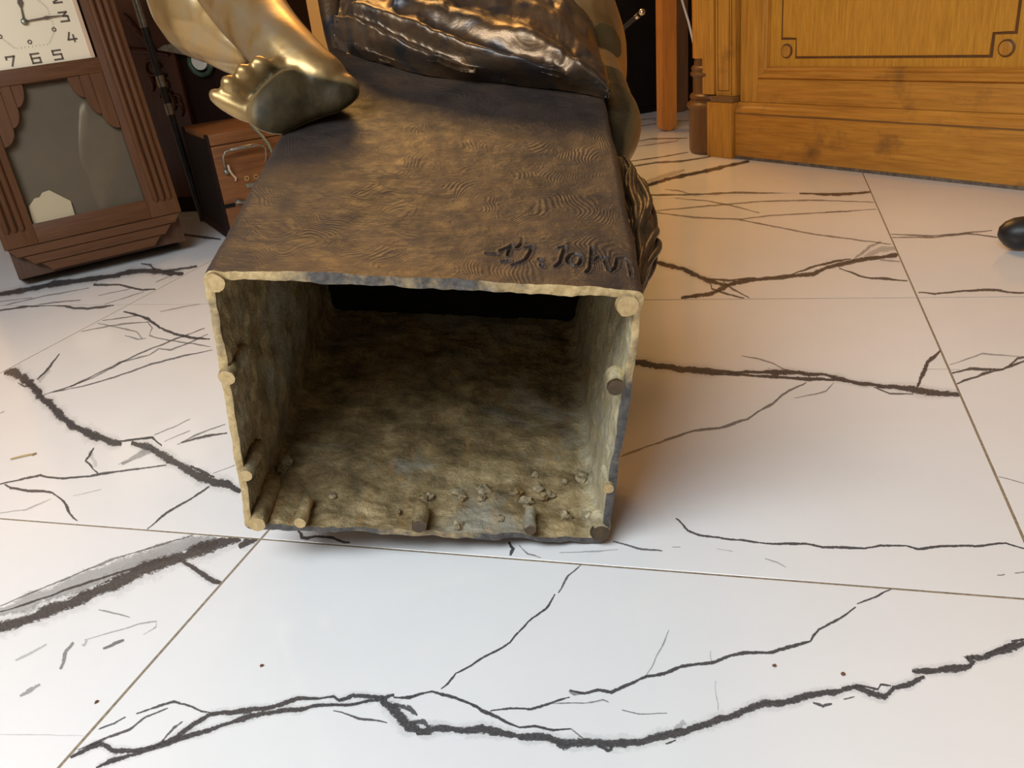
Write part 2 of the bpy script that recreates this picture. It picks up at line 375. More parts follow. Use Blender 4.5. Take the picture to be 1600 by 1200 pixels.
# floor tiles, each a piece of the floor; the grey veins lie in the glaze of the tile they cross
VEINS = [(0.1,(-5501,3951,-5435,3907,-5484,4030,-5362,3951,-5439,4104,-5325,4014,-5315,4156,-5248,4051,-5166,4112,-5108,4009,-4996,4135,-4908,4036,-4846,4220,-4746,4126,-4726,4311,-4613,4230,-4701,4461,-4582,4383,-4594,4598,-4496,4494,-4308,4699,-4228,4587,-4119,4744,-4031,4636,-3885,4919,-3803,4805,-3671,4947,-3607,4828,-3554,4988,-3505,4868,-3488,4954,-3428,4836,-3388,5023,-3324,4904,-3162,5044,-3107,4925,-3018,5068,-2983,5004)),
(0.1,(-5198,3900,-5136,3855,-5151,3992,-5045,3904,-4981,4102,-4879,4011,-4764,4255,-4663,4161,-4541,4418,-4442,4322,-4317,4586,-4225,4483,-4049,4704,-3967,4596,-3689,4853,-3619,4739,-3407,4906,-3343,4792,-3235,4986,-3167,4872,-3062,5016,-3027,4952)),
(0.1,(-3079,5035,-3099,4889,-2951,5032,-3012,4783,-2841,4953,-2924,4723,-2759,4894,-2844,4668,-2692,4844,-2754,4606,-2629,4752,-2651,4616)),
(0.1,(-2686,4714,-2626,4621,-2618,4806,-2529,4627,-2443,4850,-2376,4665,-2309,4865,-2254,4680,-2156,4884,-2111,4698,-1995,4889,-1971,4704,-1880,4867,-1860,4684,-1814,4873,-1770,4691,-1645,4901,-1625,4717,-1523,4867,-1513,4687,-1417,4881,-1387,4701,-1301,4894,-1273,4714,-1092,4916,-1064,4738,-897,4962,-853,4788,-851,5004,-782,4842,-769,5048,-724,4873,-600,5110,-558,4933,-513,5154,-456,4985,-360,5260,-306,5087,-218,5336,-160,5166,-128,5426,-69,5254,56,5539,81,5347,206,5564,226,5371,387,5670,413,5477,582,5752,596,5554,772,5787,777,5677)),
(0.1,(751,5781,731,5685,839,5810,787,5639,908,5770,854,5602,981,5743,985,5579,1049,5839,1082,5690,1193,5915,1212,5757,1307,5974,1324,5891)),
(0.1,(1234,6039,1220,5929,1337,6100,1314,5901,1456,6133,1434,5935,1608,6171,1590,5974,1689,6168,1685,6062)),
(0.1,(1655,6113,1695,6084,1656,6133,1755,6192,1626,6218,1719,6217,1727,6281,1722,6200)),
(0.1,(1682,6270,1663,6166,1808,6330,1793,6146,1943,6417,1942,6240,2069,6491,2067,6312,2186,6530,2186,6432)),
(0.1,(-7660,5292,-7411,5113,-7721,5420,-7279,5081,-7475,5618,-7033,5273,-7224,5931,-6779,5570,-6969,6233,-6521,5859,-6786,6580,-6340,6174,-6498,6834,-6073,6396,-6228,7114,-5818,6648,-5851,7170,-5642,6901)),
(0.1,(-5755,6954,-5596,6804,-5770,7126,-5496,6822,-5596,7136,-5456,6959)),
(0.1,(-6267,6615,-6232,6515,-6033,6562,-5994,6393,-5754,6409,-5731,6250,-5622,6346,-5565,6175,-5525,6300,-5476,6202)),
(0.1,(-13680,11651,-13201,11177,-13588,11868,-12955,11045,-12842,11452,-12467,10774,-12238,11071,-12090,10552,-11843,10735,-11678,10216,-11368,10458,-11156,9917,-10962,10163,-10844,9695,-10789,10044,-10589,9527,-10314,9750,-10034,9200,-9868,9564,-9535,8999,-9468,9411,-9133,8853,-9041,9169,-8860,8867)),
(0.1,(-8930,9239,-8740,8931,-8587,9251,-8312,8721,-8189,9046,-8017,8572,-7912,8882,-7753,8422,-7670,8759,-7519,8308,-7284,8540,-7122,8094,-6972,8417,-6754,7957,-6658,8358,-6484,7914,-6347,8092,-6308,7880)),
(0.1,(-18266,16030,-17725,15525,-18385,16340,-17407,15411,-17835,16712,-16877,15759,-17322,17147,-16385,16158,-16655,17425,-15759,16416,-15996,17700,-15120,16680,-15804,18010,-14930,16964,-15389,18099,-14584,17039,-14872,18009,-14145,16969,-14287,17811,-13604,16797,-13764,17502,-13392,16948)),
(0.1,(-1981,12417,-1973,12098,-1922,12508,-1880,11920,-1185,12253,-1165,11690,-795,12170,-774,11614,-411,12030,-403,11727)),
(0.1,(-466,11983,-458,11768,116,12092,114,11705,530,12082,513,11699,896,12024,853,11650,1172,11832,1113,11475,1377,11735,1324,11379,1580,11600,1551,11406)),
(0.1,(1527,11638,1490,11364,1898,11683,1813,11194,2246,11554,2153,11077,2548,11400,2496,11141)),
(0.1,(-2178,17562,-2152,17160,-2092,17671,-2068,16960,-1549,17179,-1565,16528,-1031,16445,-1065,15847,-689,16135,-688,15523,-517,16061,-493,15722)),
(1,(-5485,3940,-5451,3918,-5453,4010,-5392,3971,-5410,4081,-5354,4036,-5298,4129,-5265,4077,-5151,4086,-5122,4035,-4974,4110,-4930,4061,-4821,4197,-4771,4150,-4698,4290,-4641,4250,-4670,4441,-4611,4402,-4569,4572,-4520,4520,-4288,4671,-4248,4615,-4096,4717,-4053,4663,-3864,4890,-3824,4833,-3655,4917,-3623,4858,-3541,4958,-3517,4898,-3473,4924,-3443,4865,-3372,4993,-3340,4934,-3148,5014,-3121,4955,-3009,5052,-2991,5020)),
(1,(-5182,3888,-5152,3866,-5124,3969,-5071,3926,-4955,4079,-4904,4034,-4738,4231,-4688,4184,-4516,4393,-4467,4345,-4293,4560,-4247,4508,-4028,4677,-3988,4623,-3671,4824,-3637,4767,-3391,4877,-3359,4820,-3218,4957,-3184,4901,-3053,5000,-3036,4968)),
(1,(-3084,4997,-3094,4927,-2967,4967,-2997,4846,-2863,4892,-2903,4781,-2782,4835,-2823,4725,-2708,4782,-2738,4666,-2634,4717,-2645,4651)),
(0.8,(-2969,4956,-2962,4920,-2809,4944,-2809,4882,-2710,4865,-2719,4836)),
(0.8,(-2761,4791,-2747,4756,-2641,4825,-2631,4762,-2581,4766,-2594,4741)),
(1,(-2671,4690,-2641,4645,-2595,4759,-2551,4672,-2425,4802,-2393,4712,-2295,4817,-2268,4726,-2145,4835,-2122,4744,-1989,4840,-1977,4750,-1875,4820,-1865,4730,-1803,4826,-1781,4737,-1640,4853,-1630,4763,-1520,4821,-1515,4732,-1409,4834,-1394,4746,-1293,4847,-1280,4759,-1085,4870,-1071,4783,-886,4916,-864,4832,-833,4962,-800,4883,-757,5003,-735,4917,-589,5064,-569,4977,-498,5110,-470,5028,-346,5215,-320,5131,-203,5292,-175,5209,-112,5381,-83,5297,62,5489,75,5395,211,5514,221,5419,394,5620,406,5526,586,5701,593,5604,773,5758,776,5705)),
(1,(746,5757,736,5709,825,5765,800,5681,894,5727,868,5644,982,5700,984,5620,1058,5801,1074,5728,1198,5874,1207,5797,1311,5953,1320,5912)),
(1,(779,5771,775,5750,945,5756,942,5719,967,5809,969,5773,1047,5799,1043,5778)),
(1,(1230,6011,1223,5957,1331,6048,1320,5951,1450,6082,1440,5984,1603,6120,1594,6024,1688,6141,1686,6089)),
(1,(1665,6105,1685,6091,1681,6148,1730,6177,1649,6218,1695,6217,1726,6261,1723,6221)),
(1,(1677,6243,1668,6192,1804,6282,1797,6192,1943,6371,1942,6284,2068,6445,2067,6357,2186,6505,2186,6457)),
(1,(2061,6486,2057,6453,2198,6538,2193,6505)),
(0.9,(1827,6289,1828,6269,1995,6416,1996,6379,2107,6480,2106,6458)),
(0.9,(-1494,4773,-1501,4735,-1445,4769,-1437,4695,-1391,4774,-1378,4735)),
(0.9,(-1170,4807,-1176,4775,-1092,4790,-1093,4731,-1066,4794,-1054,4764)),
(0.9,(-669,4907,-661,4888,-596,4957,-588,4938)),
(0.8,(440,5521,434,5497,515,5509,511,5466,580,5530,583,5508)),
(0.8,(671,5589,673,5574,756,5631,757,5616)),
(1,(-2863,5047,-2851,5026,-2795,5097,-2774,5059,-2691,5144,-2676,5105,-2592,5129,-2587,5090,-2466,5105,-2464,5066,-2243,5039,-2244,5002,-2064,4969,-2068,4933,-1927,4909,-1930,4874,-1839,4885,-1832,4848,-1715,4926,-1709,4889,-1560,4899,-1554,4862,-1422,4933,-1416,4914)),
(0.51,(-1417,4929,-1421,4918,-1335,4875,-1344,4854,-1278,4829,-1283,4818)),
(1,(-2999,5019,-2989,4995,-2865,5051,-2844,5008,-2789,5082,-2775,5060)),
(0.95,(-2622,5171,-2609,5160,-2591,5257,-2567,5238,-2552,5373,-2530,5352,-2457,5493,-2437,5468,-2371,5604,-2351,5578,-2183,5833,-2161,5809,-2138,6003,-2114,5983,-2088,6130,-2066,6105,-1964,6341,-1940,6318,-1920,6552,-1905,6542)),
(0.765,(-1892,6575,-1879,6566,-1850,6851,-1828,6830,-1755,7061,-1743,7047)),
(0.9,(-2122,5006,-2116,4990,-1967,5068,-1957,5037,-1796,5088,-1785,5059,-1631,5193,-1617,5165,-1500,5258,-1494,5242)),
(0.95,(-1514,5340,-1513,5316,-1388,5334,-1380,5291,-1283,5387,-1275,5344,-1169,5368,-1156,5327,-1061,5487,-1041,5450,-900,5604,-886,5563,-766,5664,-752,5621,-630,5770,-617,5726,-491,5823,-483,5777,-356,5867,-345,5823,-221,5974,-210,5930,-96,6026,-92,5978,122,6059,126,6012,301,6174,309,6128,443,6234,446,6208)),
(0.95,(439,6224,450,6217,460,6307,478,6289,515,6404,526,6375,673,6538,683,6508,853,6750,859,6734)),
(0.95,(869,6798,872,6780,1055,6941,1061,6908,1184,7054,1188,7035)),
(0.5,(-1513,5337,-1520,5302,-1465,5327,-1458,5258,-1396,5337,-1385,5300)),
(0.51,(-1621,5165,-1618,5152,-1367,5220,-1361,5195,-1225,5271,-1220,5246,-1167,5253,-1168,5240)),
(0.595,(-1046,5189,-1046,5176,-914,5175,-912,5151,-688,5214,-687,5201)),
(0.425,(-913,5583,-905,5578,-863,5771,-847,5762,-819,5979,-803,5971,-776,6194,-767,6190)),
(0.34,(-386,5975,-394,5972,-367,5843,-376,5840)),
(0.34,(-323,5622,-332,5620,-287,5308,-295,5306)),
(0.8,(-5468,4017,-5452,4005,-5305,4182,-5276,4159,-5171,4303,-5141,4281,-5118,4442,-5088,4420,-4972,4565,-4956,4551)),
(0.8,(-5445,4244,-5429,4231,-5356,4329,-5328,4307,-5295,4406,-5278,4395)),
(0.85,(-5219,4457,-5202,4443,-5070,4587,-5040,4559,-4963,4658,-4940,4628,-4832,4641,-4821,4610,-4639,4597,-4628,4568,-4548,4583,-4541,4567)),
(0.8,(-4786,4214,-4770,4206,-4776,4381,-4746,4365,-4740,4447,-4724,4437)),
(0.8,(-3458,4785,-3454,4769,-3303,4767,-3297,4739,-3209,4754,-3201,4726,-3107,4750,-3099,4722,-2939,4737,-2935,4721)),
(0.25,(-627,5080,-586,5029,-560,5171,-520,5118)),
(1,(-7595,5245,-7474,5159,-7603,5329,-7389,5165,-7357,5526,-7143,5359,-7106,5835,-6890,5660,-6850,6133,-6632,5952,-6667,6472,-6451,6275,-6384,6716,-6178,6504,-6118,6989,-5920,6763,-5796,7099,-5694,6969)),
(0.33,(-7848,5493,-7655,5350,-7671,5828,-7323,5553,-7373,6127,-7028,5838,-7081,6460,-6739,6153,-6787,6771,-6456,6441,-6446,7048,-6135,6693,-6111,7102,-5951,6899)),
(0.9,(-7724,5478,-7699,5458,-7400,5766,-7354,5728,-7079,6086,-7034,6046,-6711,6376,-6668,6334,-6519,6580,-6495,6557)),
(0.51,(-7803,5558,-7782,5543,-7468,6006,-7430,5976,-7103,6489,-7066,6455,-6722,6797,-6686,6761,-6402,7045,-6383,7024)),
(1,(-5714,6916,-5636,6842,-5698,7046,-5565,6897,-5560,7090,-5491,7003)),
(0.95,(-6258,6590,-6241,6540,-6023,6519,-6004,6435,-5748,6369,-5737,6290,-5608,6303,-5579,6218,-5512,6275,-5488,6226)),
(0.5,(-6381,4827,-6336,4817,-6519,5062,-6431,5037,-6530,5184,-6479,5163)),
(0.6,(-6141,5153,-6106,5125,-6087,5239,-6023,5187,-6010,5301,-5974,5272)),
(0.34,(-6415,5231,-6402,5218,-6179,5404,-6154,5381,-6017,5524,-5993,5500,-5838,5599,-5822,5573,-5766,5498,-5793,5514,-5832,5378,-5847,5389)),
(0.425,(-6606,5665,-6594,5646,-6472,5661,-6453,5628,-6168,5606,-6159,5588)),
(0.4,(-6511,4467,-6470,4442,-6485,4566,-6410,4518,-6424,4628,-6382,4600)),
(0.25,(-6944,4869,-6905,4843,-6891,4980,-6819,4932,-6792,5119,-6752,5092)),
(0.25,(-6390,5148,-6330,5131,-6425,5236,-6364,5217)),
(0.17,(-6312,4038,-6302,4028,-5957,4103,-5941,4085,-5530,4156,-5522,4146)),
(1,(-13554,11527,-13321,11296,-13419,11648,-13110,11247,-12743,11273,-12560,10942,-12199,10935,-12127,10681,-11800,10599,-11719,10345,-11312,10316,-11209,10052,-10931,10040,-10874,9812,-10736,9908,-10639,9656,-10240,9605,-10103,9336,-9780,9415,-9617,9139,-9380,9263,-9216,8991,-8994,9090,-8906,8943)),
(1,(-12670,11075,-12595,10975,-12374,10988,-12272,10823,-11944,10719,-11925,10608,-11611,10396,-11633,10363)),
(0.68,(-12731,11017,-12703,10972,-12475,10892,-12399,10802,-12321,10931,-12271,10881)),
(1,(-9116,9125,-9076,9078,-8856,9225,-8784,9138,-8622,9301,-8571,9214,-8271,9050,-8263,9014)),
(1,(-8881,9159,-8788,9008,-8514,9111,-8380,8852,-8144,8921,-8060,8690,-7871,8761,-7793,8537,-7630,8641,-7556,8421,-7242,8422,-7163,8205,-6914,8296,-6808,8071,-6612,8241,-6527,8024,-6337,8037,-6318,7934)),
(1,(-7459,8572,-7438,8513,-7190,8452,-7150,8345,-6923,8320,-6900,8261)),
(0.35,(-8605,8554,-8481,8442,-8525,8925,-8298,8708,-8397,8995,-8274,8871)),
(0.6375,(-11767,10565,-11727,10528,-11502,10951,-11429,10883,-11382,11576,-11306,11505,-11203,12370,-11126,12290,-10931,13101,-10853,13012,-10617,13653,-10574,13600)),
(0.51,(-11503,10909,-11463,10872,-11340,11357,-11266,11288,-11266,12011,-11190,11933,-10935,12316,-10860,12235,-10946,12624,-10873,12536,-10635,12568,-10566,12481,-10489,12880,-10415,12795,-10343,13348,-10302,13300)),
(0.6375,(-11659,10672,-11621,10633,-11240,10964,-11171,10893,-10871,11404,-10801,11331,-10613,11886,-10544,11808,-10207,12275,-10140,12192,-9729,12565,-9694,12518)),
(0.9,(-13317,14650,-13249,14550,-12856,14488,-12744,14313,-12393,14247,-12313,14091,-11702,13733,-11632,13588,-11120,13395,-11035,13244,-10596,13201,-10502,13049,-10135,13106,-10084,13023)),
(0.51,(-12631,14329,-12681,14391,-12981,14156,-13075,14267,-13372,14033,-13424,14094)),
(0.51,(-12144,13954,-12190,14013,-12739,13787,-12829,13893,-13392,13417,-13444,13473)),
(0.51,(-12244,14038,-12239,14003,-11807,13632,-11841,13618,-11612,13254,-11580,13176,-11019,13037,-10960,12944,-10382,12884,-10326,12793,-9865,12715,-9837,12667)),
(0.425,(-13412,13944,-13369,13885,-12602,13675,-12532,13573,-12100,13495,-12052,13405,-11624,13066,-11617,13032)),
(0.425,(-12209,13270,-12175,13218,-11772,13095,-11706,13000,-11592,13109,-11551,13056)),
(0.34,(-12364,14616,-12318,14558,-12009,14909,-11927,14802,-11655,15077,-11611,15017)),
(0.8,(-12915,12269,-12982,12312,-12634,11746,-12749,11820,-12494,11459,-12611,11539,-12397,11120,-12460,11164)),
(0.2,(-12432,11135,-12227,10995,-12626,11632,-12412,11482)),
(0.425,(-8644,9348,-8617,9320,-8501,9613,-8451,9561,-8378,9881,-8350,9852)),
(0.425,(-8330,9175,-8304,9148,-8134,9525,-8108,9497)),
(0.51,(-8061,9102,-8031,9073,-7953,9415,-7900,9357,-7683,9762,-7654,9729)),
(0.8,(-8042,9169,-8003,9124,-7800,9401,-7733,9316,-7484,9503,-7450,9454)),
(0.51,(-7001,8393,-6980,8370,-6814,8629,-6793,8605)),
(0.85,(-6832,8060,-6862,8086,-6858,7861,-6910,7907,-6904,7690,-6955,7736,-7011,7404,-7062,7446,-7044,7066,-7072,7086)),
(0.8,(-9310,8878,-9354,8902,-9206,8671,-9284,8710,-9152,8543,-9185,8521,-8891,8354,-8884,8300,-8720,8238,-8712,8206)),
(0.15,(-9316,8824,-9349,8767,-8861,8407,-8895,8353)),
(0.8,(-10060,7809,-10023,7776,-9840,7980,-9773,7919,-9606,8123,-9544,8059,-9437,8087,-9385,8023,-9133,8082,-9076,8019,-8765,8201,-8707,8138,-8345,8376,-8289,8312,-7842,8544,-7813,8508)),
(0.85,(-9946,7838,-9925,7801,-9777,7776,-9719,7702,-9398,7749,-9336,7675,-9031,7735,-8984,7665,-8760,7581,-8747,7527,-8493,7419,-8500,7378,-8358,7286,-8364,7246,-8133,7148,-8127,7120)),
(0.2975,(-9422,7162,-9399,7141,-9089,7297,-9046,7259,-8920,7563,-8895,7543)),
(0.255,(-8651,7670,-8628,7647,-8366,7856,-8344,7833)),
(0.425,(-12027,9807,-11982,9770,-11985,9925,-11939,9888)),
(0.34,(-8592,8489,-8568,8464,-8469,8607,-8445,8581)),
(1,(-18127,15900,-17859,15650,-18128,16096,-17645,15637,-17584,16462,-17110,15991,-17076,16887,-16612,16398,-16420,17160,-15976,16661,-15766,17432,-15333,16927,-15575,17735,-15142,17218,-15178,17821,-14779,17296,-14681,17736,-14321,17221,-14108,17545,-13770,17043,-13668,17359,-13484,17085)),
(0.8,(-14413,17559,-14271,17375,-14034,17816,-13782,17479,-13677,17929,-13539,17742)),
(0.8,(-15740,16795,-15843,16882,-15716,16595,-15560,16388,-14926,16563,-14767,16354,-14481,16353,-14344,16154,-13953,16149,-13809,15951,-13593,16137,-13511,16028)),
(0.7,(-14664,17550,-14690,17628,-15086,17939,-15207,18146,-15497,18114,-15588,18241)),
(0.425,(-13970,16645,-13905,16571,-13902,17028,-13836,16952)),
(0.8,(-16886,14746,-16771,14637,-16376,15079,-16175,14876,-15894,15198,-15707,14993,-15275,15098,-15111,14899,-14840,14923,-14681,14727,-14458,14916,-14288,14720,-13908,15067,-13816,14959)),
(0.51,(-16253,15010,-16184,14941,-15683,15327,-15563,15198,-15105,15414,-15042,15343)),
(0.425,(-17120,14984,-17045,14915,-16490,15749,-16357,15615,-15605,16290,-15535,16212)),
(0.425,(-14872,15715,-14807,15643,-14334,16148,-14270,16073)),
(0.4675,(-14206,15094,-14145,15028,-13771,15945,-13709,15875)),
(0.425,(-17470,15342,-17395,15269,-16703,15635,-16631,15561)),
(0.51,(-17117,16543,-17025,16462,-17317,17258,-17221,17172)),
(0.8,(-16756,21273,-16614,21063,-16038,21066,-15797,20695,-15335,20788,-15109,20428,-14586,20437,-14470,20245)),
(1,(-1979,12334,-1975,12178,-1911,12354,-1891,12065,-1180,12106,-1170,11829,-790,12024,-779,11751,-409,11952,-405,11803)),
(1,(-464,11929,-460,11822,116,11993,115,11800,526,11984,517,11793,885,11928,864,11742,1157,11741,1128,11563,1363,11644,1337,11467,1573,11551,1558,11454)),
(1,(1518,11568,1499,11433,1876,11555,1834,11315,2222,11430,2176,11196,2535,11334,2509,11206)),
(1,(-782,11855,-779,11781,-35,11844,-36,11713,406,11771,401,11644,871,11746,862,11620,1161,11665,1154,11597)),
(1,(1996,11476,2022,11447,2108,11914,2154,11850,2259,12378,2294,12278,2511,12836,2524,12767)),
(0.425,(-305,12517,-307,12477,-57,12416,-63,12346,157,12252,147,12188,376,11944,369,11911)),
(0.6,(-1685,9312,-1672,9273,-1626,9382,-1603,9311,-1160,9803,-1139,9729,-847,10072,-833,9991,-511,10166,-499,10085,-192,10438,-174,10361,137,10929,159,10854,326,11301,345,11220,594,11589,601,11540)),
(0.425,(423,11079,424,11047,708,11227,710,11169,841,11331,851,11281,957,11592,966,11569)),
(0.7,(1469,11478,1458,11436,1651,11305,1637,11225,1938,11281,1931,11237)),
(0.255,(83,12070,75,12039,217,11847,209,11817)),
(0.255,(2153,12094,2148,12061,2482,12105,2476,12072)),
(0.9,(-873,8007,-883,7985,-723,7802,-736,7759,-597,7738,-600,7689,-353,7697,-354,7648,-184,7694,-186,7645,83,7658,82,7609,459,7703,455,7655,617,7666,613,7619,1022,7693,1018,7647,1164,7754,1161,7707,1411,7784,1403,7737,1516,7743,1509,7696,1722,7811,1716,7764,2051,7861,2043,7814,2333,7938,2321,7891,2492,7851,2483,7826)),
(0.7,(-1488,7504,-1488,7478,-1260,7438,-1260,7391,-1158,7417,-1156,7370,-958,7397,-957,7371)),
(0.34,(-2016,7229,-2012,7211,-1621,7308,-1615,7276,-1420,7359,-1416,7341)),
(1,(-2594,7360,-2613,7331,-2505,7245,-2557,7230,-2509,7105,-2541,7118)),
(0.51,(-2474,7310,-2479,7295,-2338,7173,-2342,7142,-2190,7118,-2189,7099)),
(0.95,(-5154,7308,-5156,7282,-5046,7235,-5063,7198,-5008,7170,-5010,7121,-4966,7171,-4932,7110,-4887,7205,-4852,7144,-4800,7216,-4770,7154,-4660,7219,-4638,7158,-4557,7179,-4544,7121,-4483,7152,-4464,7092,-4400,7136,-4386,7103)),
(0.34,(60,7387,57,7371,184,7335,177,7306,261,7265,256,7250)),
(0.5,(2141,7392,2137,7370,2209,7411,2205,7389)),
(0.5,(2295,7441,2292,7420,2382,7472,2378,7450)),
(0.34,(-415,7493,-415,7475,-254,7468,-255,7450)),
(0.34,(-868,7473,-866,7452,-784,7483,-782,7462)),
(1,(-2171,17459,-2158,17260,-2086,17488,-2074,17134,-1553,17012,-1561,16687,-1040,16291,-1057,15993,-689,15977,-688,15673,-511,15975,-499,15806)),
(1,(-1466,15209,-1445,15060,-1183,15403,-1150,15129,-931,15495,-886,15232,-573,16110,-536,15826,-87,16321,-74,16023,497,16445,499,16146,875,16576,885,16282,1182,16994,1192,16692,1538,17220,1534,16905,1885,17447,1871,17124,2442,17659,2416,17331,2508,17620,2495,17441)),
(0.9,(402,16340,410,16259,894,16939,901,16782,1398,17319,1396,17153,1626,17349,1622,17257)),
(0.8,(-980,16001,-1003,15971,-913,15674,-932,15553,-665,15424,-671,15287,-332,15140,-336,15067)),
(0.68,(-740,16080,-752,16022,-543,15654,-561,15545,-241,15130,-250,15071)),
(0.8,(-1117,16277,-1111,16166,-635,16221,-626,16023,-166,16306,-161,16197)),
(0.85,(1372,16792,1358,16710,1788,16227,1765,16082,2134,16137,2115,15991,2466,15979,2453,15900)),
(0.35,(1607,17238,1622,17121,1855,17820,1882,17601,2059,18307,2074,18058,2285,18513,2284,18362)),
(0.25,(1859,17560,1872,17264,2214,18205,2197,17605,2523,18134,2490,17794)),
(0.35,(2145,17295,2127,17154,2480,17147,2460,17009)),
(0.6375,(-3220,23526,-3195,23366,-3076,23640,-3038,23348,-1859,23489,-1835,23203,-693,23490,-684,23209,823,22997,818,22851)),
(1,(827,23102,819,22886,1645,22896,1621,22515,2047,22889,2024,22510,2497,22923,2482,22715)),
(0.425,(-2695,24173,-2684,24046,-2306,23991,-2295,23769,-1916,23415,-1915,23301)),
(0.4675,(-2308,23051,-2299,22934,-1451,22665,-1444,22463,-766,22009,-770,21823,-128,21173,-134,21079)),
(0.51,(-2749,21755,-2734,21648,-1422,22117,-1405,21921,-145,22373,-140,22176,1118,22289,1110,22097,2481,21818,2470,21718)),
(0.51,(-2738,21688,-2730,21584,-2547,21573,-2533,21386,-1668,21009,-1659,20831,-604,20683,-603,20512,122,20018,114,19861,997,19226,985,19081,1761,18748,1746,18610,2449,18274,2438,18202)),
(0.4675,(-607,20644,-601,20550,117,20937,120,20763,1364,21053,1357,20880,2455,21146,2447,21051)),
(0.4,(1349,21034,1344,20903,1910,21069,1902,20938)),
(1,(-3524,24403,-3461,24131,-3420,24825,-3317,24303,-2731,25785,-2646,25221,-1713,26626,-1650,26033,-1123,27230,-1071,26617,-505,27608,-484,27260)),
(0.25,(-3476,25291,-3391,24848,-2929,26318,-2788,25469,-2392,26828,-2322,26340)),
(0.68,(-4345,27557,-4306,27343,-3389,28202,-3334,27801,-2598,28194,-2555,27795,-1725,28588,-1705,28364)),
(0.595,(-4279,28542,-4247,28353,-3398,29012,-3349,28664,-2507,29555,-2485,29358)),
(0.595,(-4573,32274,-4531,32022,-4091,32741,-4030,32272,-2752,32306,-2730,32056)),
(0.425,(-4529,31113,-4493,30892,-3497,31739,-3443,31328,-3033,31876,-3007,31648)),
(0.51,(-5152,35627,-5102,35323,-4302,36235,-4259,35924)),
(0.51,(-4561,37159,-4526,36853,-3058,36356,-3035,36066)),
(0.51,(-5148,37568,-5106,37276,-4456,37614,-4420,37322)),
(0.595,(2533,19029,2522,18940,3286,18838,3263,18680,3989,19000,3964,18841,4445,19104,4430,19016)),
(0.595,(2530,18787,2520,18699,3272,18744,3250,18587,3983,18953,3954,18794,4479,18580,4459,18497)),
(0.85,(2558,15354,2546,15280,2801,15310,2783,15177,3390,15454,3368,15321,3768,15473,3739,15341,3933,15336,3902,15207,4210,15265,4193,15194)),
(0.85,(2517,11990,2512,11931,2791,12177,2775,12065,3015,12163,2992,12050,3187,12168,3171,12057,3315,12300,3305,12193,3560,12461,3553,12400)),
(0.85,(2519,11633,2518,11579,2810,11917,2805,11814,2988,12052,2977,11945,3183,12142,3175,12082)),
(0.425,(2538,12262,2536,12228,2784,12464,2781,12401,3026,12680,3014,12611,3588,12562,3578,12525)),
(0.8,(3284,12270,3288,12222,3447,12549,3441,12442,3589,12576,3577,12512)),
(0.425,(2527,9207,2518,9180,2784,9070,2775,9044)),
(0.34,(2635,12055,2641,12090,2513,12051,2519,12086))]
random.seed(4)
strips = {}
for st, c in VEINS:
    pts = [(Vector((c[i] / 1e4, c[i + 1] / 1e4)), Vector((c[i + 2] / 1e4, c[i + 3] / 1e4))) for i in range(0, len(c), 4)]
    out = []
    for (l0, r0), (l1, r1) in zip(pts, pts[1:]):
        n = max(2, int((l1 - l0).length / .006)); n = min(n, 40)
        for k in range(n):
            t = k / n; out.append([l0.lerp(l1, t), r0.lerp(r1, t)])
    out.append(list(pts[-1]))
    for q in out[1:-1]:
        mid = (q[0] + q[1]) / 2; half = (q[1] - q[0]) / 2; w = half.length
        d = half.normalized() * mnoise.noise(Vector((mid.x * 55, mid.y * 55, 3))) * min(.004, .0012 + w * .35)
        g = 1 + .55 * mnoise.noise(Vector((mid.x * 40, mid.y * 40, 9)))
        q[0] = mid + d - half * g; q[1] = mid + d + half * g
    m = sum(((q[0] + q[1]) / 2 for q in out), Vector((0, 0))) / len(out)
    key = (math.floor((m.x - TX) / TS), math.floor((m.y - TY) / TS))
    strips.setdefault(key, []).append((st, out))
def tile_mesh(name, vlist):
    s = TS - GAP; b = .0003; T = .0095
    v = [(0, 0, -T), (s, 0, -T), (s, s, -T), (0, s, -T), (0, 0, -b), (s, 0, -b), (s, s, -b), (0, s, -b), (b, b, 0), (s - b, b, 0), (s - b, s - b, 0), (b, s - b, 0)]
    f = [(3, 2, 1, 0), (0, 1, 5, 4), (1, 2, 6, 5), (2, 3, 7, 6), (3, 0, 4, 7), (4, 5, 9, 8), (5, 6, 10, 9), (6, 7, 11, 10), (7, 4, 8, 11), (8, 9, 10, 11)]
    vein = [0.0] * 12; stv = [0.0] * 12; nb = len(f)
    for j, (st, out) in enumerate(vlist):
        z = .00006 + .00001 * j; base = len(v)
        for a, c in out:
            mid = (a + c) / 2
            for p, w in ((a, 0), (mid, 1), (c, 0)):
                v.append((min(max(p.x, .0), s), min(max(p.y, 0), s), z)); vein.append(w); stv.append(st)
        for i in range(len(out) - 1):
            q = base + 3 * i
            f.append((q, q + 3, q + 4, q + 1)); f.append((q + 1, q + 4, q + 5, q + 2))
    me = bpy.data.meshes.new(name); me.from_pydata(v, [], f); me.update()
    me.materials.append(M['tile']); me.materials.append(M['vein'])
    me.polygons.foreach_set('material_index', [0] * nb + [1] * (len(f) - nb))
    if vlist:
        for nm, d in (('vein', vein), ('strength', stv)):
            at = me.attributes.new(nm, 'FLOAT', 'POINT'); at.data.foreach_set('value', d)
    # strips face upwards
    return me
plain_tile = tile_mesh('tile', [])
for i in range(-4, 5):
    for j in range(-3, 6):
        ox, oy = TX + i * TS + GAP / 2, TY + j * TS + GAP / 2
        vl = strips.get((i, j))
        me = plain_tile
        if vl:
            off = Vector((ox, oy))
            me = tile_mesh('tile', [(st, [(a - off, c - off) for a, c in out]) for st, out in vl])
        o = bpy.data.objects.new('tile', me); COL.objects.link(o); o.location = (ox, oy, 0); o.parent = floor

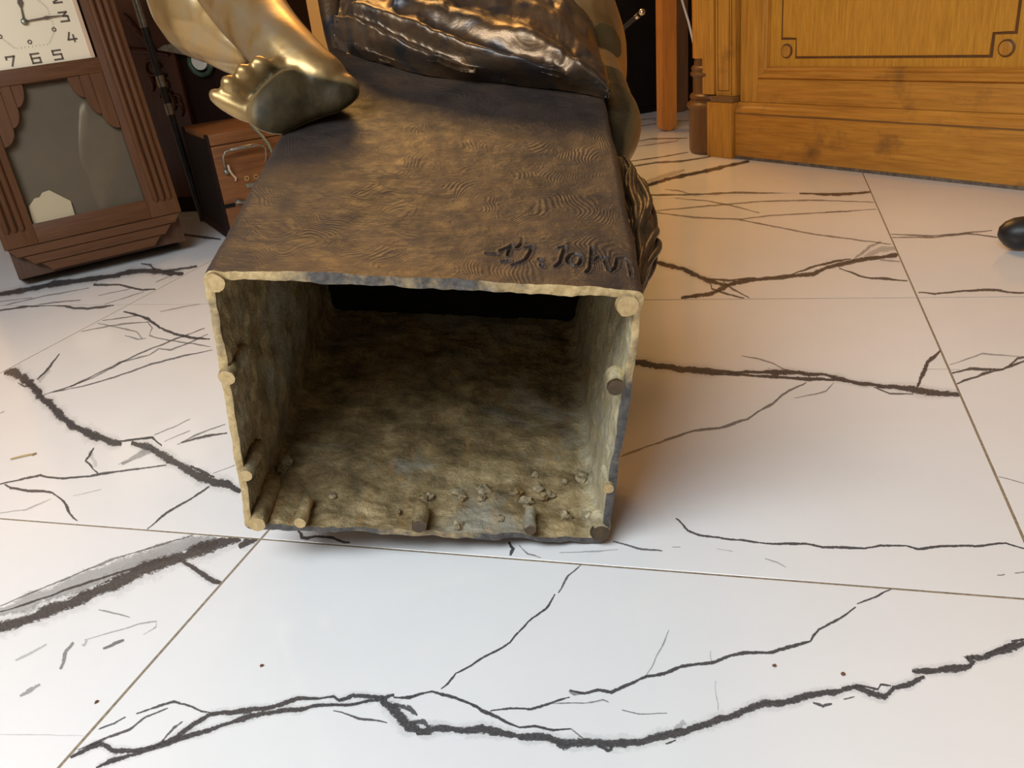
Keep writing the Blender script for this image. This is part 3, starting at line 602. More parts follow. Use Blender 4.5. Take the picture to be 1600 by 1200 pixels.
# ------------------------------------------------------------------ the toppled statue
SM = mat4(((0.9529, -0.2352, 0.1917),(0.2615, 0.957, -0.1259),(-0.1538, 0.1701, 0.9734)), (-0.5165, 0.6456, 0.0582))
statue = thing('bronze_statue', 'toppled bronze statue with bare foot, draped cloth and hollow open pedestal', 'statue', matrix=SM)
W, H, D = .379, .302, .56
TAPER = .036 / .454
# samples round the section: (side, fraction)
ring = []
def side(n, a, b, s): return [(s, a + (b - a) * k / n) for k in range(n)]
ring += side(70, 0, 1, 0)                                  # bottom, left to right
ring += side(60, 0, 1, 1)                                  # right, upwards
ring += side(190, 0, .40, 2) + side(50, .40, 1, 2)         # top, right to left, fine where it is signed
ring += side(60, 0, 1, 3)                                  # left, downwards
def sect(i, y, inset):
    s, t = ring[i]
    x0, x1, z0, z1 = inset, W - inset, inset, H + TAPER * y - inset
    r = .009 if inset < .004 else .012
    if s == 0: x, z = lerp(x0, x1, t), z0
    elif s == 1: x, z = x1, lerp(z0, z1, t)
    elif s == 2: x, z = lerp(x1, x0, t), z1
    else: x, z = x0, lerp(z1, z0, t)
    # round the corners
    cx = min(max(x, x0 + r), x1 - r); cz = min(max(z, z0 + r), z1 - r)
    dx, dz = x - cx, z - cz; l = math.hypot(dx, dz)
    if dx and dz and l > r * .999: x, z = cx + dx / l * r, cz + dz / l * r
    return x, z
STROKES = [
 [(0.2397, 0.0487, 0.3061), (0.2488, 0.0507, 0.3063)], [(0.2522, 0.0567, 0.3068), (0.262, 0.0669, 0.3076)], [(0.2626, 0.0681, 0.3077), (0.2603, 0.0586, 0.3069), (0.2593, 0.0494, 0.3062)],
 [(0.2543, 0.0378, 0.3053), (0.2606, 0.0395, 0.3054)], [(0.2673, 0.0628, 0.3073), (0.2738, 0.0751, 0.3083)], [(0.2755, 0.0636, 0.3073), (0.2814, 0.0665, 0.3076), (0.2796, 0.0559, 0.3067), (0.2755, 0.0432, 0.3057), (0.2692, 0.0359, 0.3051), (0.2635, 0.0321, 0.3048)],
 [(0.2809, 0.077, 0.3084), (0.2833, 0.076, 0.3083)], [(0.2876, 0.0443, 0.3058), (0.2893, 0.0423, 0.3056)], [(0.2892, 0.0346, 0.305), (0.2902, 0.0303, 0.3047)], [(0.3101, 0.0763, 0.3084), (0.313, 0.0743, 0.3082)],
 [(0.3061, 0.0643, 0.3074), (0.3116, 0.0671, 0.3076), (0.3094, 0.0554, 0.3067), (0.3065, 0.0395, 0.3054), (0.3016, 0.0314, 0.3047)],
 [(0.3199, 0.0553, 0.3067), (0.325, 0.0524, 0.3064), (0.3257, 0.0446, 0.3058), (0.3224, 0.0355, 0.3051), (0.3177, 0.034, 0.305), (0.3133, 0.0379, 0.3053), (0.313, 0.0456, 0.3059), (0.3162, 0.0527, 0.3065), (0.3199, 0.0553, 0.3067)],
 [(0.3364, 0.0672, 0.3076), (0.3345, 0.0466, 0.306), (0.3323, 0.0299, 0.3046), (0.3285, 0.0221, 0.304)], [(0.3349, 0.0433, 0.3057), (0.3418, 0.0517, 0.3064), (0.3465, 0.0511, 0.3063), (0.3474, 0.0411, 0.3055), (0.3493, 0.0283, 0.3045)],
 [(0.3504, 0.0273, 0.3044), (0.3563, 0.0365, 0.3052), (0.3587, 0.0511, 0.3063)], [(0.3587, 0.0511, 0.3063), (0.3653, 0.0529, 0.3065), (0.3686, 0.0454, 0.3059), (0.3692, 0.0334, 0.3049), (0.3687, 0.0226, 0.304)]]
SEG = [(a[0], a[1], b[0], b[1]) for s in STROKES for a, b in zip(s, s[1:])]
def groove(x, y):
    if y > .075 or x < .2: return 0
    best = 1
    for ax, ay, bx, by in SEG:
        if abs(x - ax) > .03: continue
        dx, dy = bx - ax, by - ay; L = dx * dx + dy * dy + 1e-12
        t = min(1, max(0, ((x - ax) * dx + (y - ay) * dy) / L))
        best = min(best, math.hypot(x - ax - t * dx, y - ay - t * dy))
    if best > .004: return 0
    return -.0030 * math.exp(-(best / .0012) ** 2) + .0008 * math.exp(-((best - .0024) / .0009) ** 2)
ys = [.0008 * k for k in range(90)] + [.072 + (D - .072) * k / 70 for k in range(71)]
NR = len(ring)
def rim_y(i):
    x, z = sect(i, 0, .004)
    return .004 * mnoise.noise(Vector((x * 30, z * 30, 2))) + .0022 * mnoise.noise(Vector((x * 110, z * 110, 7)))
RY = [rim_y(i) for i in range(NR)]
def shell(inset, outer, ylist, y_end):
    v = []
    for y in ylist:
        fade = max(0, 1 - y / .05)
        for i in range(NR):
            x, z = sect(i, y, inset)
            yy = y + RY[i] * fade
            P = Vector((x, y, z))
            s = ring[i][0]
            if outer:
                amp = .0022 * mnoise.noise(P * 14) + .0010 * mnoise.noise(P * 45)
                if s == 2:
                    amp += groove(x, y)
                    amp += .004 * fade * fade * math.sin(min(1, max(0, (W - x) / W)) * PI) * .6
            else:
                amp = -(.0035 * mnoise.noise(P * 22) + .0026 * mnoise.noise(P * 60) + .0018 * mnoise.noise(P * 130)) * (.35 if y < .004 else 1)
            if s == 0: z -= amp
            elif s == 1: x += amp
            elif s == 2: z += amp
            else: x -= amp
            v.append((x, yy, z))
    return v
ov = shell(0, True, ys, D)
of = [(r * NR + i, r * NR + (i + 1) % NR, (r + 1) * NR + (i + 1) % NR, (r + 1) * NR + i) for r in range(len(ys) - 1) for i in range(NR)]
of.append(tuple((len(ys) - 1) * NR + i for i in range(NR)))
pedestal = auto_smooth(pyd('pedestal', ov, of, M['bronze'], statue), 60)
pedestal['label'] = 'hollow brown bronze pedestal with fingerprint texture and scratched signature'
iys = [.0016 * k for k in range(30)] + [.048 + (.454 - .048) * k / 80 for k in range(81)]
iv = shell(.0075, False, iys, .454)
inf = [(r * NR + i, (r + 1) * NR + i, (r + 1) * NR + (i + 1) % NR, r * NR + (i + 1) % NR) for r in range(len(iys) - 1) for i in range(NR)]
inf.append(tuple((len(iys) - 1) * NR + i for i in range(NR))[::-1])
inner = auto_smooth(pyd('inner_wall', iv, inf, [M['inner'], M['hollow_shade']], pedestal), 60)
inner.data.polygons[len(inner.data.polygons) - 1].material_index = 1  # back cap painted black for the shade of the hollow
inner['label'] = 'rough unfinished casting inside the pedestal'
rv = ov[:NR] + iv[:NR]
mv = []
for i in range(NR):
    a, b = Vector(ov[i]), Vector(iv[i]); m = (a + b) / 2; m.y -= .0015 + .0012 * mnoise.noise(m * 120); mv.append(tuple(m))
rv += mv
rf = []
for i in range(NR):
    j = (i + 1) % NR
    rf.append((i, 2 * NR + i, 2 * NR + j, j)); rf.append((2 * NR + i, NR + i, NR + j, 2 * NR + j))
rim = pyd('cut_rim', rv, rf, M['rim'], pedestal, True)
un = []
for k in range(3):
    for s, t in ring:
        prof = {0: [.75, .95, .8, .45, .55, .95, .9, .9], 1: [.9, .85, .8, .75, .8, .7, .3, .1, .05], 2: [.05, .1, .2, .4, .7, .75, .65, .6, .5, .3, .1], 3: [.1, .5, .3, .1, .2, .1, .15, .2]}[s]
        x = t * (len(prof) - 1); q = min(int(x), len(prof) - 2); un.append(lerp(prof[q], prof[q + 1], x - q))
ra = rim.data.attributes.new('unpolished', 'FLOAT', 'POINT'); ra.data.foreach_set('value', un)
rim['label'] = 'pale sawn brass rim of the pedestal opening'
# stubs of the casting rods round the opening
random.seed(11)
for (x, z), r, L, dn in (((0.0104, 0.2924), .0092, .05, 0), ((0.0078, 0.1951), .0082, .05, 0), ((0.0107, 0.0784), .0070, .05, 0), ((0.0138, 0.0116), .0098, .07, 1),
                     ((0.0587, 0.016), .0068, .035, 1), ((0.1811, 0.0184), .0085, .03, 3), ((0.2973, 0.0196), .0062, .03, 3), ((0.3705, 0.0192), .010, .025, 3),
                     ((0.3642, 0.2893), .0105, .03, 0), ((0.3644, 0.2043), .0085, .02, 3), ((0.3721, 0.0812), .0060, .03, 0)):
    bm = bmesh.new(); pts = []; rr = []
    for k in range(9):
        t = k / 8; y = -.0065 + (L + .0065) * t
        pts.append((x + .002 * mnoise.noise(Vector((x * 50, y * 60, 1))), y, z + .002 * mnoise.noise(Vector((z * 50, y * 60, 5)))))
        rr.append(r * (1 + .12 * mnoise.noise(Vector((x * 90, y * 90, z * 90)))) * (.93 if k == 0 else 1) * (.35 if k == 8 else 1))
    bm_tube(bm, pts, rr, 16)
    for v in bm.verts: v.co += Vector((1, 0, 1)) * .0009 * mnoise.noise(v.co * 240)
    o = from_bm('casting_rod', bm, [M['rodend'], M['inner']] if dn != 3 else [M['hair'], M['inner']], pedestal)
    for p in o.data.polygons: p.material_index = 0 if (p.center.y < -.004 and dn != 2) else 1
    auto_smooth(o, 40)
def lump(name, c, r, mat, parent, seed, squash=.7, sub=2):
    bm = bmesh.new(); bmesh.ops.create_icosphere(bm, subdivisions=sub, radius=1)
    for v in bm.verts:
        k = 1 + .6 * mnoise.noise(v.co * 1.6 + Vector((seed, 0, 0))) + .4 * mnoise.noise(v.co * 4 + Vector((0, seed, 0)))
        v.co = Vector((v.co.x * r * k, v.co.y * r * k, v.co.z * r * k * squash)) + Vector(c)
    return from_bm(name, bm, mat, parent)
for k, ((x, y), r) in enumerate((((0.1813, 0.0481), .0055), ((0.188, 0.0516), .004), ((0.2171, 0.0598), .0062), ((0.2232, 0.0518), .004), ((0.2459, 0.0659), .0065), ((0.2443, 0.0521), .0045),
        ((0.2823, 0.0618), .0070), ((0.2936, 0.051), .0062), ((0.3082, 0.0721), .0058), ((0.3121, 0.0585), .0052), ((0.3208, 0.0632), .0045), ((0.3585, 0.0951), .0072), ((0.3515, 0.1014), .0055),
        ((0.3365, 0.0302), .0058), ((0.3376, 0.086), .004), ((0.3616, 0.0317), .0045), ((0.2215, 0.0075), .005), ((0.2659, 0.0199), .0045), ((0.0201, 0.0995), .007), ((0.0181, 0.0858), .006), ((0.0826, 0.046), .004), ((0.1546, 0.025), .0042), ((0.3042, 0.096), .0035))):
    lump('metal_lump', (x, y, .0095), r * 1.15, M['crust'] if k % 3 else M['inner'], pedestal, k * 3.7, .75)

# figure: bare leg and foot, second leg, hip and thigh, one continuous cast skin
bm = bmesh.new()
_u = bmesh.new(); bmesh.ops.create_uvsphere(_u, u_segments=14, v_segments=10, radius=1); _u.verts.index_update()
UNIT_V = [v.co.copy() for v in _u.verts]; UNIT_F = [[v.index for v in f.verts] for f in _u.faces]; _u.free()
RV, RF = [], []
def blob(c, r, sq=None):
    global RV, RF
    b = len(RV); c = Vector(c)
    for t in UNIT_V: RV.append(c + t * r)
    for f in UNIT_F: RF.append([b + q for q in f])
def chain(nodes, step=.16):
    P = [Vector(n[0]) for n in nodes]; Rr = [n[1] for n in nodes]
    total = sum((b - a).length for a, b in zip(P, P[1:])); n = max(6, int(total / (min(Rr) * step)))
    n = min(n, 150)
    for k in range(n + 1):
        t = k / n; blob(curve_at(P, t), curve_at(Rr, t))
f0 = Vector((0.0045, 0.3149, 0.3586)); EX = (Vector((0.0759, 0.3153, 0.3623)) - f0) / 100; EY = (Vector((0.0012, 0.3552, 0.4175)) - f0) / 100; EZ = (Vector((-0.021, 0.4162, 0.3285)) - f0) / .1
def fp(px, py, d): return f0 + EX * (px - 445) + EY * (150 - py) + EZ * (d - .96)
# foot: sections from heel to ball (x, lowest, highest, sole depth, thickness)
secs = [(566, 136, 146, .990, .018), (562, 126, 154, .982, .034), (552, 116, 164, .975, .05), (532, 110, 177, .969, .058), (505, 112, 185, .966, .06), (480, 110, 194, .960, .058),
        (460, 105, 203, .953, .052), (442, 108, 211, .948, .046), (426, 119, 210, .944, .04), (410, 134, 205, .942, .036), (398, 148, 199, .942, .030), (389, 162, 193, .945, .022)]
rings = []
for x, y0, y1, df, th in secs:
    rg = []
    for k in range(28):
        a = 2 * PI * k / 28; cy, sy = math.cos(a), math.sin(a)
        yy = (y0 + y1) / 2 + (y1 - y0) / 2 * math.copysign(abs(cy) ** .85, cy)
        s2 = sy if sy > 0 else -abs(sy) ** .55
        rg.append(bm.verts.new(fp(x, yy, df + th * (.35 + (.65 * s2 if sy > 0 else .35 * s2)))))
    rings.append(rg)
for a, b in zip(rings, rings[1:]):
    for k in range(28): bm.faces.new((a[k], a[(k + 1) % 28], b[(k + 1) % 28], b[k]))
bm.faces.new(rings[0][::-1]); bm.faces.new(rings[-1])
PX = .96 / 1343.7
chain([(fp(405, 180, .962), 15 * PX), (fp(382, 173, .960), 16.5 * PX), (fp(358, 161, .956), 15.5 * PX), (fp(342, 152, .953), 12.5 * PX), (fp(336, 148, .953), 9.5 * PX)])
chain([(fp(412, 155, .972), 13 * PX), (fp(385, 144, .962), 13 * PX), (fp(368, 136, .952), 14 * PX), (fp(359, 131, .948), 13.5 * PX)])
chain([(fp(425, 142, .976), 12 * PX), (fp(404, 128, .964), 12.5 * PX), (fp(388, 117, .954), 13.5 * PX), (fp(381, 113, .951), 13 * PX)])
chain([(fp(440, 130, .98), 12 * PX), (fp(424, 115, .966), 12.5 * PX), (fp(411, 104, .957), 14 * PX), (fp(405, 100, .955), 13 * PX)])
chain([(fp(452, 122, .984), 11 * PX), (fp(441, 108, .972), 10.5 * PX), (fp(430, 99, .968), 10.5 * PX)])
# leg above the foot, up to the knee and back to the lap
chain([((0.0355, 0.3598, 0.3636), .034), ((0.0175, 0.3715, 0.3712), .036), ((-0.0096, 0.3987, 0.3833), .0385), ((-0.0354, 0.436, 0.3924), .0405), ((-0.0598, 0.4738, 0.4023), .0435), ((-0.09, 0.5257, 0.4149), .0485), ((-0.141, 0.6193, 0.4433), .056), ((-0.2036, 0.7488, 0.4883), .058), ((-0.2443, 0.9129, 0.5494), .062)])
chain([((-0.2443, 0.9129, 0.5494), .062), ((-0.1396, 0.9604, 0.5171), .072), ((-0.0094, 0.9703, 0.4485), .08), ((0.1424, 0.9707, 0.3669), .09)])
# second leg folded behind
chain([((-0.2426, 0.8395, 0.4775), .078), ((-0.222, 0.7732, 0.4168), .085), ((-0.2051, 0.7297, 0.3717), .083), ((-0.1841, 0.7018, 0.3495), .062), ((-0.1625, 0.6775, 0.3325), .040), ((-0.1397, 0.6565, 0.3205), .022)])
chain([((-0.2547, 0.7234, 0.3249), .011), ((-0.2123, 0.6885, 0.311), .0115), ((-0.1745, 0.6669, 0.2988), .011), ((-0.1231, 0.6457, 0.2876), .010)])
chain([((-0.2426, 0.8395, 0.4775), .078), ((-0.1608, 0.9755, 0.4496), .08), ((0.0215, 1.0503, 0.3896), .085), ((0.1618, 1.0251, 0.3587), .09)])
# hip and haunch on the right
chain([((0.2487, 1.0343, 0.4647), .1), ((0.3044, 0.9086, 0.4249), .088), ((0.3316, 0.8026, 0.3773), .084), ((0.3493, 0.737, 0.3352), .084), ((0.3555, 0.694, 0.3081), .079), ((0.3574, 0.6619, 0.2788), .07)])
chain([((0.3924, 0.5228, 0.3073), .033), ((0.3994, 0.4916, 0.2974), .034), ((0.3986, 0.4602, 0.2869), .031), ((0.3952, 0.4292, 0.2768), .023), ((0.3953, 0.4121, 0.2694), .012)])
chain([((0.3788, 0.6168, 0.3201), .04), ((0.3917, 0.5354, 0.3079), .034)])
# trunk, shoulders and head resting behind the seat
chain([((.19, .64, .20), .12), ((.19, .80, .17), .125), ((.19, .95, .13), .13), ((.19, 1.08, .06), .12), ((.19, 1.18, 0), .07), ((.19, 1.27, -.06), .085), ((.19, 1.33, -.09), .085)])
chain([((.06, 1.05, .08), .06), ((.0, .92, .02), .05), ((-.02, .78, -.04), .04), ((.03, .68, -.06), .035)])
chain([((.32, 1.05, .08), .06), ((.36, .92, .02), .05), ((.37, .78, -.04), .04), ((.33, .68, -.06), .035)])
chain([((0.1424, 0.9707, 0.3669), .09), ((.19, .64, .24), .12)])
chain([((0.3044, 0.9086, 0.4249), .088), ((.22, .64, .24), .12)])
bmesh.ops.recalc_face_normals(bm, faces=bm.faces); bm.verts.index_update()
_b = len(RV); RV += [v.co.copy() for v in bm.verts]; RF += [[_b + v.index for v in f.verts] for f in bm.faces]; bm.free()
tmp = bpy.data.meshes.new('tmp'); tmp.from_pydata(RV, [], RF); tmp.update()
to = bpy.data.objects.new('tmp', tmp); COL.objects.link(to)
md = to.modifiers.new('r', 'REMESH'); md.mode = 'VOXEL'; md.voxel_size = .0029; md.use_smooth_shade = True
ms = to.modifiers.new('s', 'SMOOTH'); ms.iterations = 3; ms.factor = .5
bpy.context.view_layer.update()
ev = to.evaluated_get(bpy.context.evaluated_depsgraph_get())
fm = bpy.data.meshes.new_from_object(ev)
bpy.data.objects.remove(to)
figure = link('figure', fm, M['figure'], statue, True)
figure['label'] = 'bare limbs of the figure, gold with a dark bronze sole'
solen = (-EZ).normalized()
pat = []
lumpc = Vector((0.3988, 0.4735, 0.2885)); gap = Vector((0.3847, 0.6716, 0.3475))
fn = [v.normal.copy() for v in fm.vertices]
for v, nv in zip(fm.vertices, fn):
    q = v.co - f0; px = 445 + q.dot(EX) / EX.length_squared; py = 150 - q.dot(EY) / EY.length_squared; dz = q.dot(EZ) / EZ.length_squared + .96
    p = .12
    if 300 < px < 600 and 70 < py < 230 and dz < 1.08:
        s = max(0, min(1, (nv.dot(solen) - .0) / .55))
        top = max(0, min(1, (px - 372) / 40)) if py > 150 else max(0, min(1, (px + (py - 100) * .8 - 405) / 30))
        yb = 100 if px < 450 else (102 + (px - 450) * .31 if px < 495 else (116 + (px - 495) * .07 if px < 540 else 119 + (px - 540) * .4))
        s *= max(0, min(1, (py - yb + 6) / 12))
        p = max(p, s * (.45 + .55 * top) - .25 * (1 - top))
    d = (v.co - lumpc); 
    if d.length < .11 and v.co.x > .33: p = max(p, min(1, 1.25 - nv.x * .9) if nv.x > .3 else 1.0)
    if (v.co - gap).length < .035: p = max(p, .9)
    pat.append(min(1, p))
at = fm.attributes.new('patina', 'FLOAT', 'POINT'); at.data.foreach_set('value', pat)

# drapery over the lap
Bc = [Vector(p) for p in ((0.0132, 0.5833, 0.3491), (0.0503, 0.5471, 0.3462), (0.0875, 0.5253, 0.3444), (0.1326, 0.4982, 0.3422), (0.1754, 0.4836, 0.3411), (0.2419, 0.4775, 0.3406), (0.2997, 0.4679, 0.3398), (0.3405, 0.4605, 0.3392), (0.3803, 0.4443, 0.3379))]
Mc = [Vector(p) for p in ((0.0147, 0.5748, 0.376), (0.0523, 0.5433, 0.3758), (0.0888, 0.5225, 0.3735), (0.1349, 0.4953, 0.3711), (0.1773, 0.4753, 0.3703), (0.2409, 0.4607, 0.3695), (0.2972, 0.4527, 0.369), (0.3361, 0.4554, 0.3657), (0.3796, 0.4591, 0.3553))]
Nc = [Vector(p) for p in ((0.0173, 0.6076, 0.3975), (0.0555, 0.5888, 0.4071), (0.0958, 0.5768, 0.409), (0.1356, 0.5615, 0.4061), (0.1786, 0.5531, 0.4044), (0.2379, 0.5448, 0.4037), (0.2956, 0.5466, 0.4), (0.3342, 0.5579, 0.3916), (0.3762, 0.575, 0.3652))]
Tc = [Vector(p) for p in ((-0.0002, 0.78, 0.4363), (0.0396, 0.7745, 0.4478), (0.0828, 0.7748, 0.45), (0.1259, 0.7751, 0.4523), (0.1739, 0.7753, 0.4547), (0.2269, 0.7813, 0.448), (0.2807, 0.7872, 0.4412), (0.3211, 0.7874, 0.4255), (0.3652, 0.7439, 0.3992))]
Uc = [Vector(p) for p in ((-0.0435, 1.0694, 0.4149), (0.0021, 1.0762, 0.4267), (0.0539, 1.0765, 0.4294), (0.1, 1.0768, 0.4318), (0.1576, 1.0772, 0.4348), (0.2157, 1.071, 0.4282), (0.2681, 1.0648, 0.4214), (0.3083, 1.0189, 0.4092), (0.3507, 0.9176, 0.3868))]
NS, NT = 200, 120
HEM = [74, 90, 101, 115, 124, 131, 139, 145, 155]
FOLDS = [([(530, 28), (600, 55), (680, 90), (760, 122)], 11, .017), ([(560, 12), (640, 42), (720, 70), (800, 102), (870, 128)], 11, .019), ([(640, 18), (740, 44), (820, 70), (880, 98), (935, 134)], 13, .020),
         ([(690, -10), (800, 20), (880, 56), (938, 104)], 13, .018), ([(780, -30), (860, 0), (925, 52)], 13, .016), ([(515, 58), (590, 82), (650, 106)], 8, .010), ([(560, -40), (680, -30), (780, -60)], 18, .012), ([(720, 100), (790, 118), (850, 134)], 7, .008)]
dv = []; out_dir = Vector((0, -.62, .78))
for j in range(NT + 1):
    t = j / NT
    for i in range(NS + 1):
        s = i / NS
        p = curve_at([curve_at(c, s) for c in (Bc, Mc, Nc, Tc, Uc)], t ** 1.15)
        g = 4 * t ** 1.15; gi = min(3, int(g)); hts = (0, 32, 85, 170, 260); hp = lerp(hts[gi], hts[gi + 1], g - gi)
        qx = 524 + 426 * s; qy = curve_at(HEM, s) - hp
        amp = 0
        for pl, wd, am in FOLDS:
            best = 1e9
            for (ax, ay), (bx, by) in zip(pl, pl[1:]):
                ex, ey = bx - ax, by - ay; u = min(1, max(0, ((qx - ax) * ex + (qy - ay) * ey) / (ex * ex + ey * ey)))
                best = min(best, math.hypot(qx - ax - u * ex, qy - ay - u * ey))
            amp += am * math.exp(-(best / wd) ** 2) * (1 + .35 * mnoise.noise(Vector((qx / 40, qy / 30, wd))))
        amp *= min(1, hp / 16)
        amp += .004 * mnoise.noise(Vector((s * 12, hp / 32, 8))) + .0016 * mnoise.noise(Vector((s * 40, hp / 10, 2)))
        amp += .006 * math.exp(-((hp - 7) / 5) ** 2)
        dv.append(p + out_dir * amp)
df = [(j * (NS + 1) + i, j * (NS + 1) + i + 1, (j + 1) * (NS + 1) + i + 1, (j + 1) * (NS + 1) + i) for j in range(NT) for i in range(NS)]
drape = pyd('drapery', dv, df, M['drape'], statue, True)
sol = drape.modifiers.new('thickness', 'SOLIDIFY'); sol.thickness = .008; sol.offset = -1
drape['label'] = 'dark bronze drapery falling in folds over the seat'
tube('drapery_tail', [(-0.0177, 0.7082, 0.4369), (-0.0081, 0.6657, 0.4106), (0.001, 0.6346, 0.3831), (0.0099, 0.6063, 0.3598), (0.0165, 0.5823, 0.3427)], [.017, .017, .016, .015, .012], M['drape'], statue, 14, .8)
# hair hanging beside the pedestal
cp = [Vector(p) for p in ((0.3994, 0.3741, 0.285), (0.4085, 0.3312, 0.2757), (0.4115, 0.2731, 0.2707), (0.4125, 0.2265, 0.2646), (0.4106, 0.1847, 0.2565), (0.4022, 0.14, 0.2527), (0.3961, 0.1081, 0.2501), (0.3939, 0.0825, 0.248))]
cp = [p + Vector((-.003, 0, 0)) for p in cp]
cr = [.006, .0125, .0150, .0158, .0150, .0115, .0065, .004]
bm = bmesh.new()
bm_tube(bm, [curve_at(cp, k / 30) for k in range(31)], [curve_at(cr, k / 30) * .72 for k in range(31)], 14)
random.seed(5)
for s in range(17):
    ph = 2 * PI * s / 17 + random.uniform(-.2, .2); tw = random.uniform(-2.2, 2.6); t0 = random.uniform(0, .12); t1 = random.uniform(.72, 1)
    pts = []; rr = []
    for k in range(36):
        t = lerp(t0, t1, k / 35); c = curve_at(cp, t); r = curve_at(cr, t)
        tg = (curve_at(cp, min(1, t + .02)) - curve_at(cp, max(0, t - .02))).normalized()
        a = tg.cross(Vector((0, 1, .3))).normalized(); b2 = a.cross(tg)
        an = ph + tw * t + .5 * math.sin(9 * t + s)
        pts.append(c + (a * math.cos(an) + b2 * math.sin(an)) * r * (.78 + .16 * math.sin(13 * t + s * 2)))
        rr.append(.0042 * (1 - .5 * abs(2 * k / 35 - 1) ** 3))
    bm_tube(bm, pts, rr, 7)
hair = from_bm('hair', bm, M['hair'], statue, True)
hair['label'] = 'tangled brown bronze locks along the pedestal edge'

# ------------------------------------------------------------------ wall clock leaning at the left
CM = mat4(((0.6873, -0.7074, -0.1651),(0.7261, 0.6754, 0.1292),(0.0201, -0.2087, 0.9778)), (-1.6099, 1.7637, 0.1045))
clock = thing('wall_clock', 'red brown wooden wall clock with square cream dial leaning on the floor', 'clock', matrix=CM)
hw = .2105; pw = .1335; CT = .70
WV, WH = M['clock_wood'], M['clock_wood_h']
box('stile', -hw, -pw, 0, .03, .0, CT, WV, clock, .002); box('stile', pw, hw, 0, .03, .0, CT, WV, clock, .002)
box('rail', -pw, pw, 0.0004, .0296, .0005, .048, WH, clock, .001); box('rail', -pw, pw, .0004, .0296, .366, .402, WH, clock, .001); box('rail', -pw, pw, .0004, .0296, .602, CT - .001, WH, clock, .001)
for s in (-1, 1):
    for k in range(3):
        x = s * (.158 + .0165 * k)
        tube('reed', [(x, .001, .036), (x, -.001, .042), (x, -.001, CT - .02), (x, .001, CT - .012)], [.003, .0072, .0072, .003], WV, clock, 12)
xs = [.0505, .077, .101, pw]; zs = [.366, .315, .271, .231]
for s in (-1, 1):
    for k in range(3):
        xa, xb2 = xs[k], xs[k + 1] - .0006; za, zb = zs[k], zs[k + 1]
        ol = [(s * xb2, .3668), (s * xa, .3668)]
        for q in range(9):
            a = q / 8 * PI / 2
            ol.append((s * (xb2 - (xb2 - xa) * math.cos(a)), za - (za - zb) * math.sin(a)))
        prism('scallop', ol, .004 - .001 * k, .018, WV, clock, .0008)
def step(x0, x1, z0, z1, y0, y1, r):
    ol = [(-x0, z1), (-x1 - r * .3, z0 + r * .8), (-x1 + r * .2, z0), (x1 - r * .2, z0), (x1 + r * .3, z0 + r * .8), (x0, z1)]
    return prism('base_step', ol, y0, y1, WH, clock, .001)
step(.205, .190, -.0225, -.0008, .003, .05, .008); step(.178, .160, -.0455, -.0232, .007, .05, .012); step(.146, .126, -.069, -.0462, .011, .05, .014)
case = box('case', -.203, .203, .032, .172, -.0735, CT - .01, M['clock_case'], clock, .002)
box('backboard', -pw - .01, pw + .01, .0285, .0315, .03, .39, M['backboard'], clock)
box('pane', -pw + .0005, pw - .0005, .0192, .0205, .0485, .3655, M['glass'], clock)
prism('light_patch', [(-0.1268, 0.0905), (-0.1311, 0.0477), (-0.0348, 0.0474), (-0.0333, 0.0837), (-0.0715, 0.1189), (-0.0882, 0.1163), (-0.0969, 0.1073), (-0.1086, 0.1067)], .0208, .0222, M['light_patch'], clock)['label'] = 'cream patch of light behind the glass'  # added cream shape, stands in for a bright patch of light in the pane
dial = box('dial', -.128, .128, .008, .014, .402, .602, M['dial'], clock)
dial['label'] = 'square cream dial with angular dark numerals'
for s in (-1, 1):
    prism('dial_bevel', [(s * .128, .402), (s * .1185, .407), (s * .1185, .597), (s * .128, .602)], .0062, .009, M['dial_edge'], dial)
DC = (0.0, .502)
DIG = {'0': [[(0, 0), (1, 0), (1, 1), (0, 1), (0, 0)]], '1': [[(.2, .75), (.55, 1), (.55, 0)]], '2': [[(0, 1), (1, 1), (1, .55), (0, .1), (0, 0), (1, 0)]],
       '3': [[(0, 1), (.95, 1), (.45, .6), (1, .5), (1, 0), (0, 0)]], '4': [[(.35, 1), (0, .25), (1.05, .25)], [(.75, .7), (.75, 0)]],
       '5': [[(1, 1), (0, 1), (0, .55), (1, .55), (1, 0), (0, 0)]], '6': [[(1, 1), (0, 1), (0, 0), (1, 0), (1, .52), (0, .52)]],
       '7': [[(0, .75), (0, 1), (1, 1), (.45, 0)]], '8': [[(0, 0), (1, 0), (1, 1), (0, 1), (0, 0)], [(0, .52), (1, .52)]], '9': [[(0, 0), (1, 0), (1, 1), (0, 1), (0, .48), (1, .48)]]}
def stroke_mesh(bm, pts, w, y0, y1):
    for a, b in zip(pts, pts[1:]):
        a, b = Vector(a), Vector(b); d = (b - a).normalized(); n = Vector((-d.y, d.x)) * w / 2; a = a - d * w / 2; b = b + d * w / 2
        q = [a + n, a - n, b - n, b + n]
        v0 = [bm.verts.new((p.x, y0, p.y)) for p in q]; v1 = [bm.verts.new((p.x, y1, p.y)) for p in q]
        bm.faces.new(v0); bm.faces.new(v1[::-1])
        for i in range(4): bm.faces.new((v0[i], v1[i], v1[(i + 1) % 4], v0[(i + 1) % 4]))
NUM = {1: (.046, .079), 2: (.086, .044), 3: (.0885, .001), 4: (.0905, -.0465), 5: (.047, -.082), 6: (-.002, -.083), 7: (-.055, -.082), 8: (-.0905, -.0465), 9: (-.0885, .001), 10: (-.086, .044), 11: (-.046, .079), 12: (0, .081)}
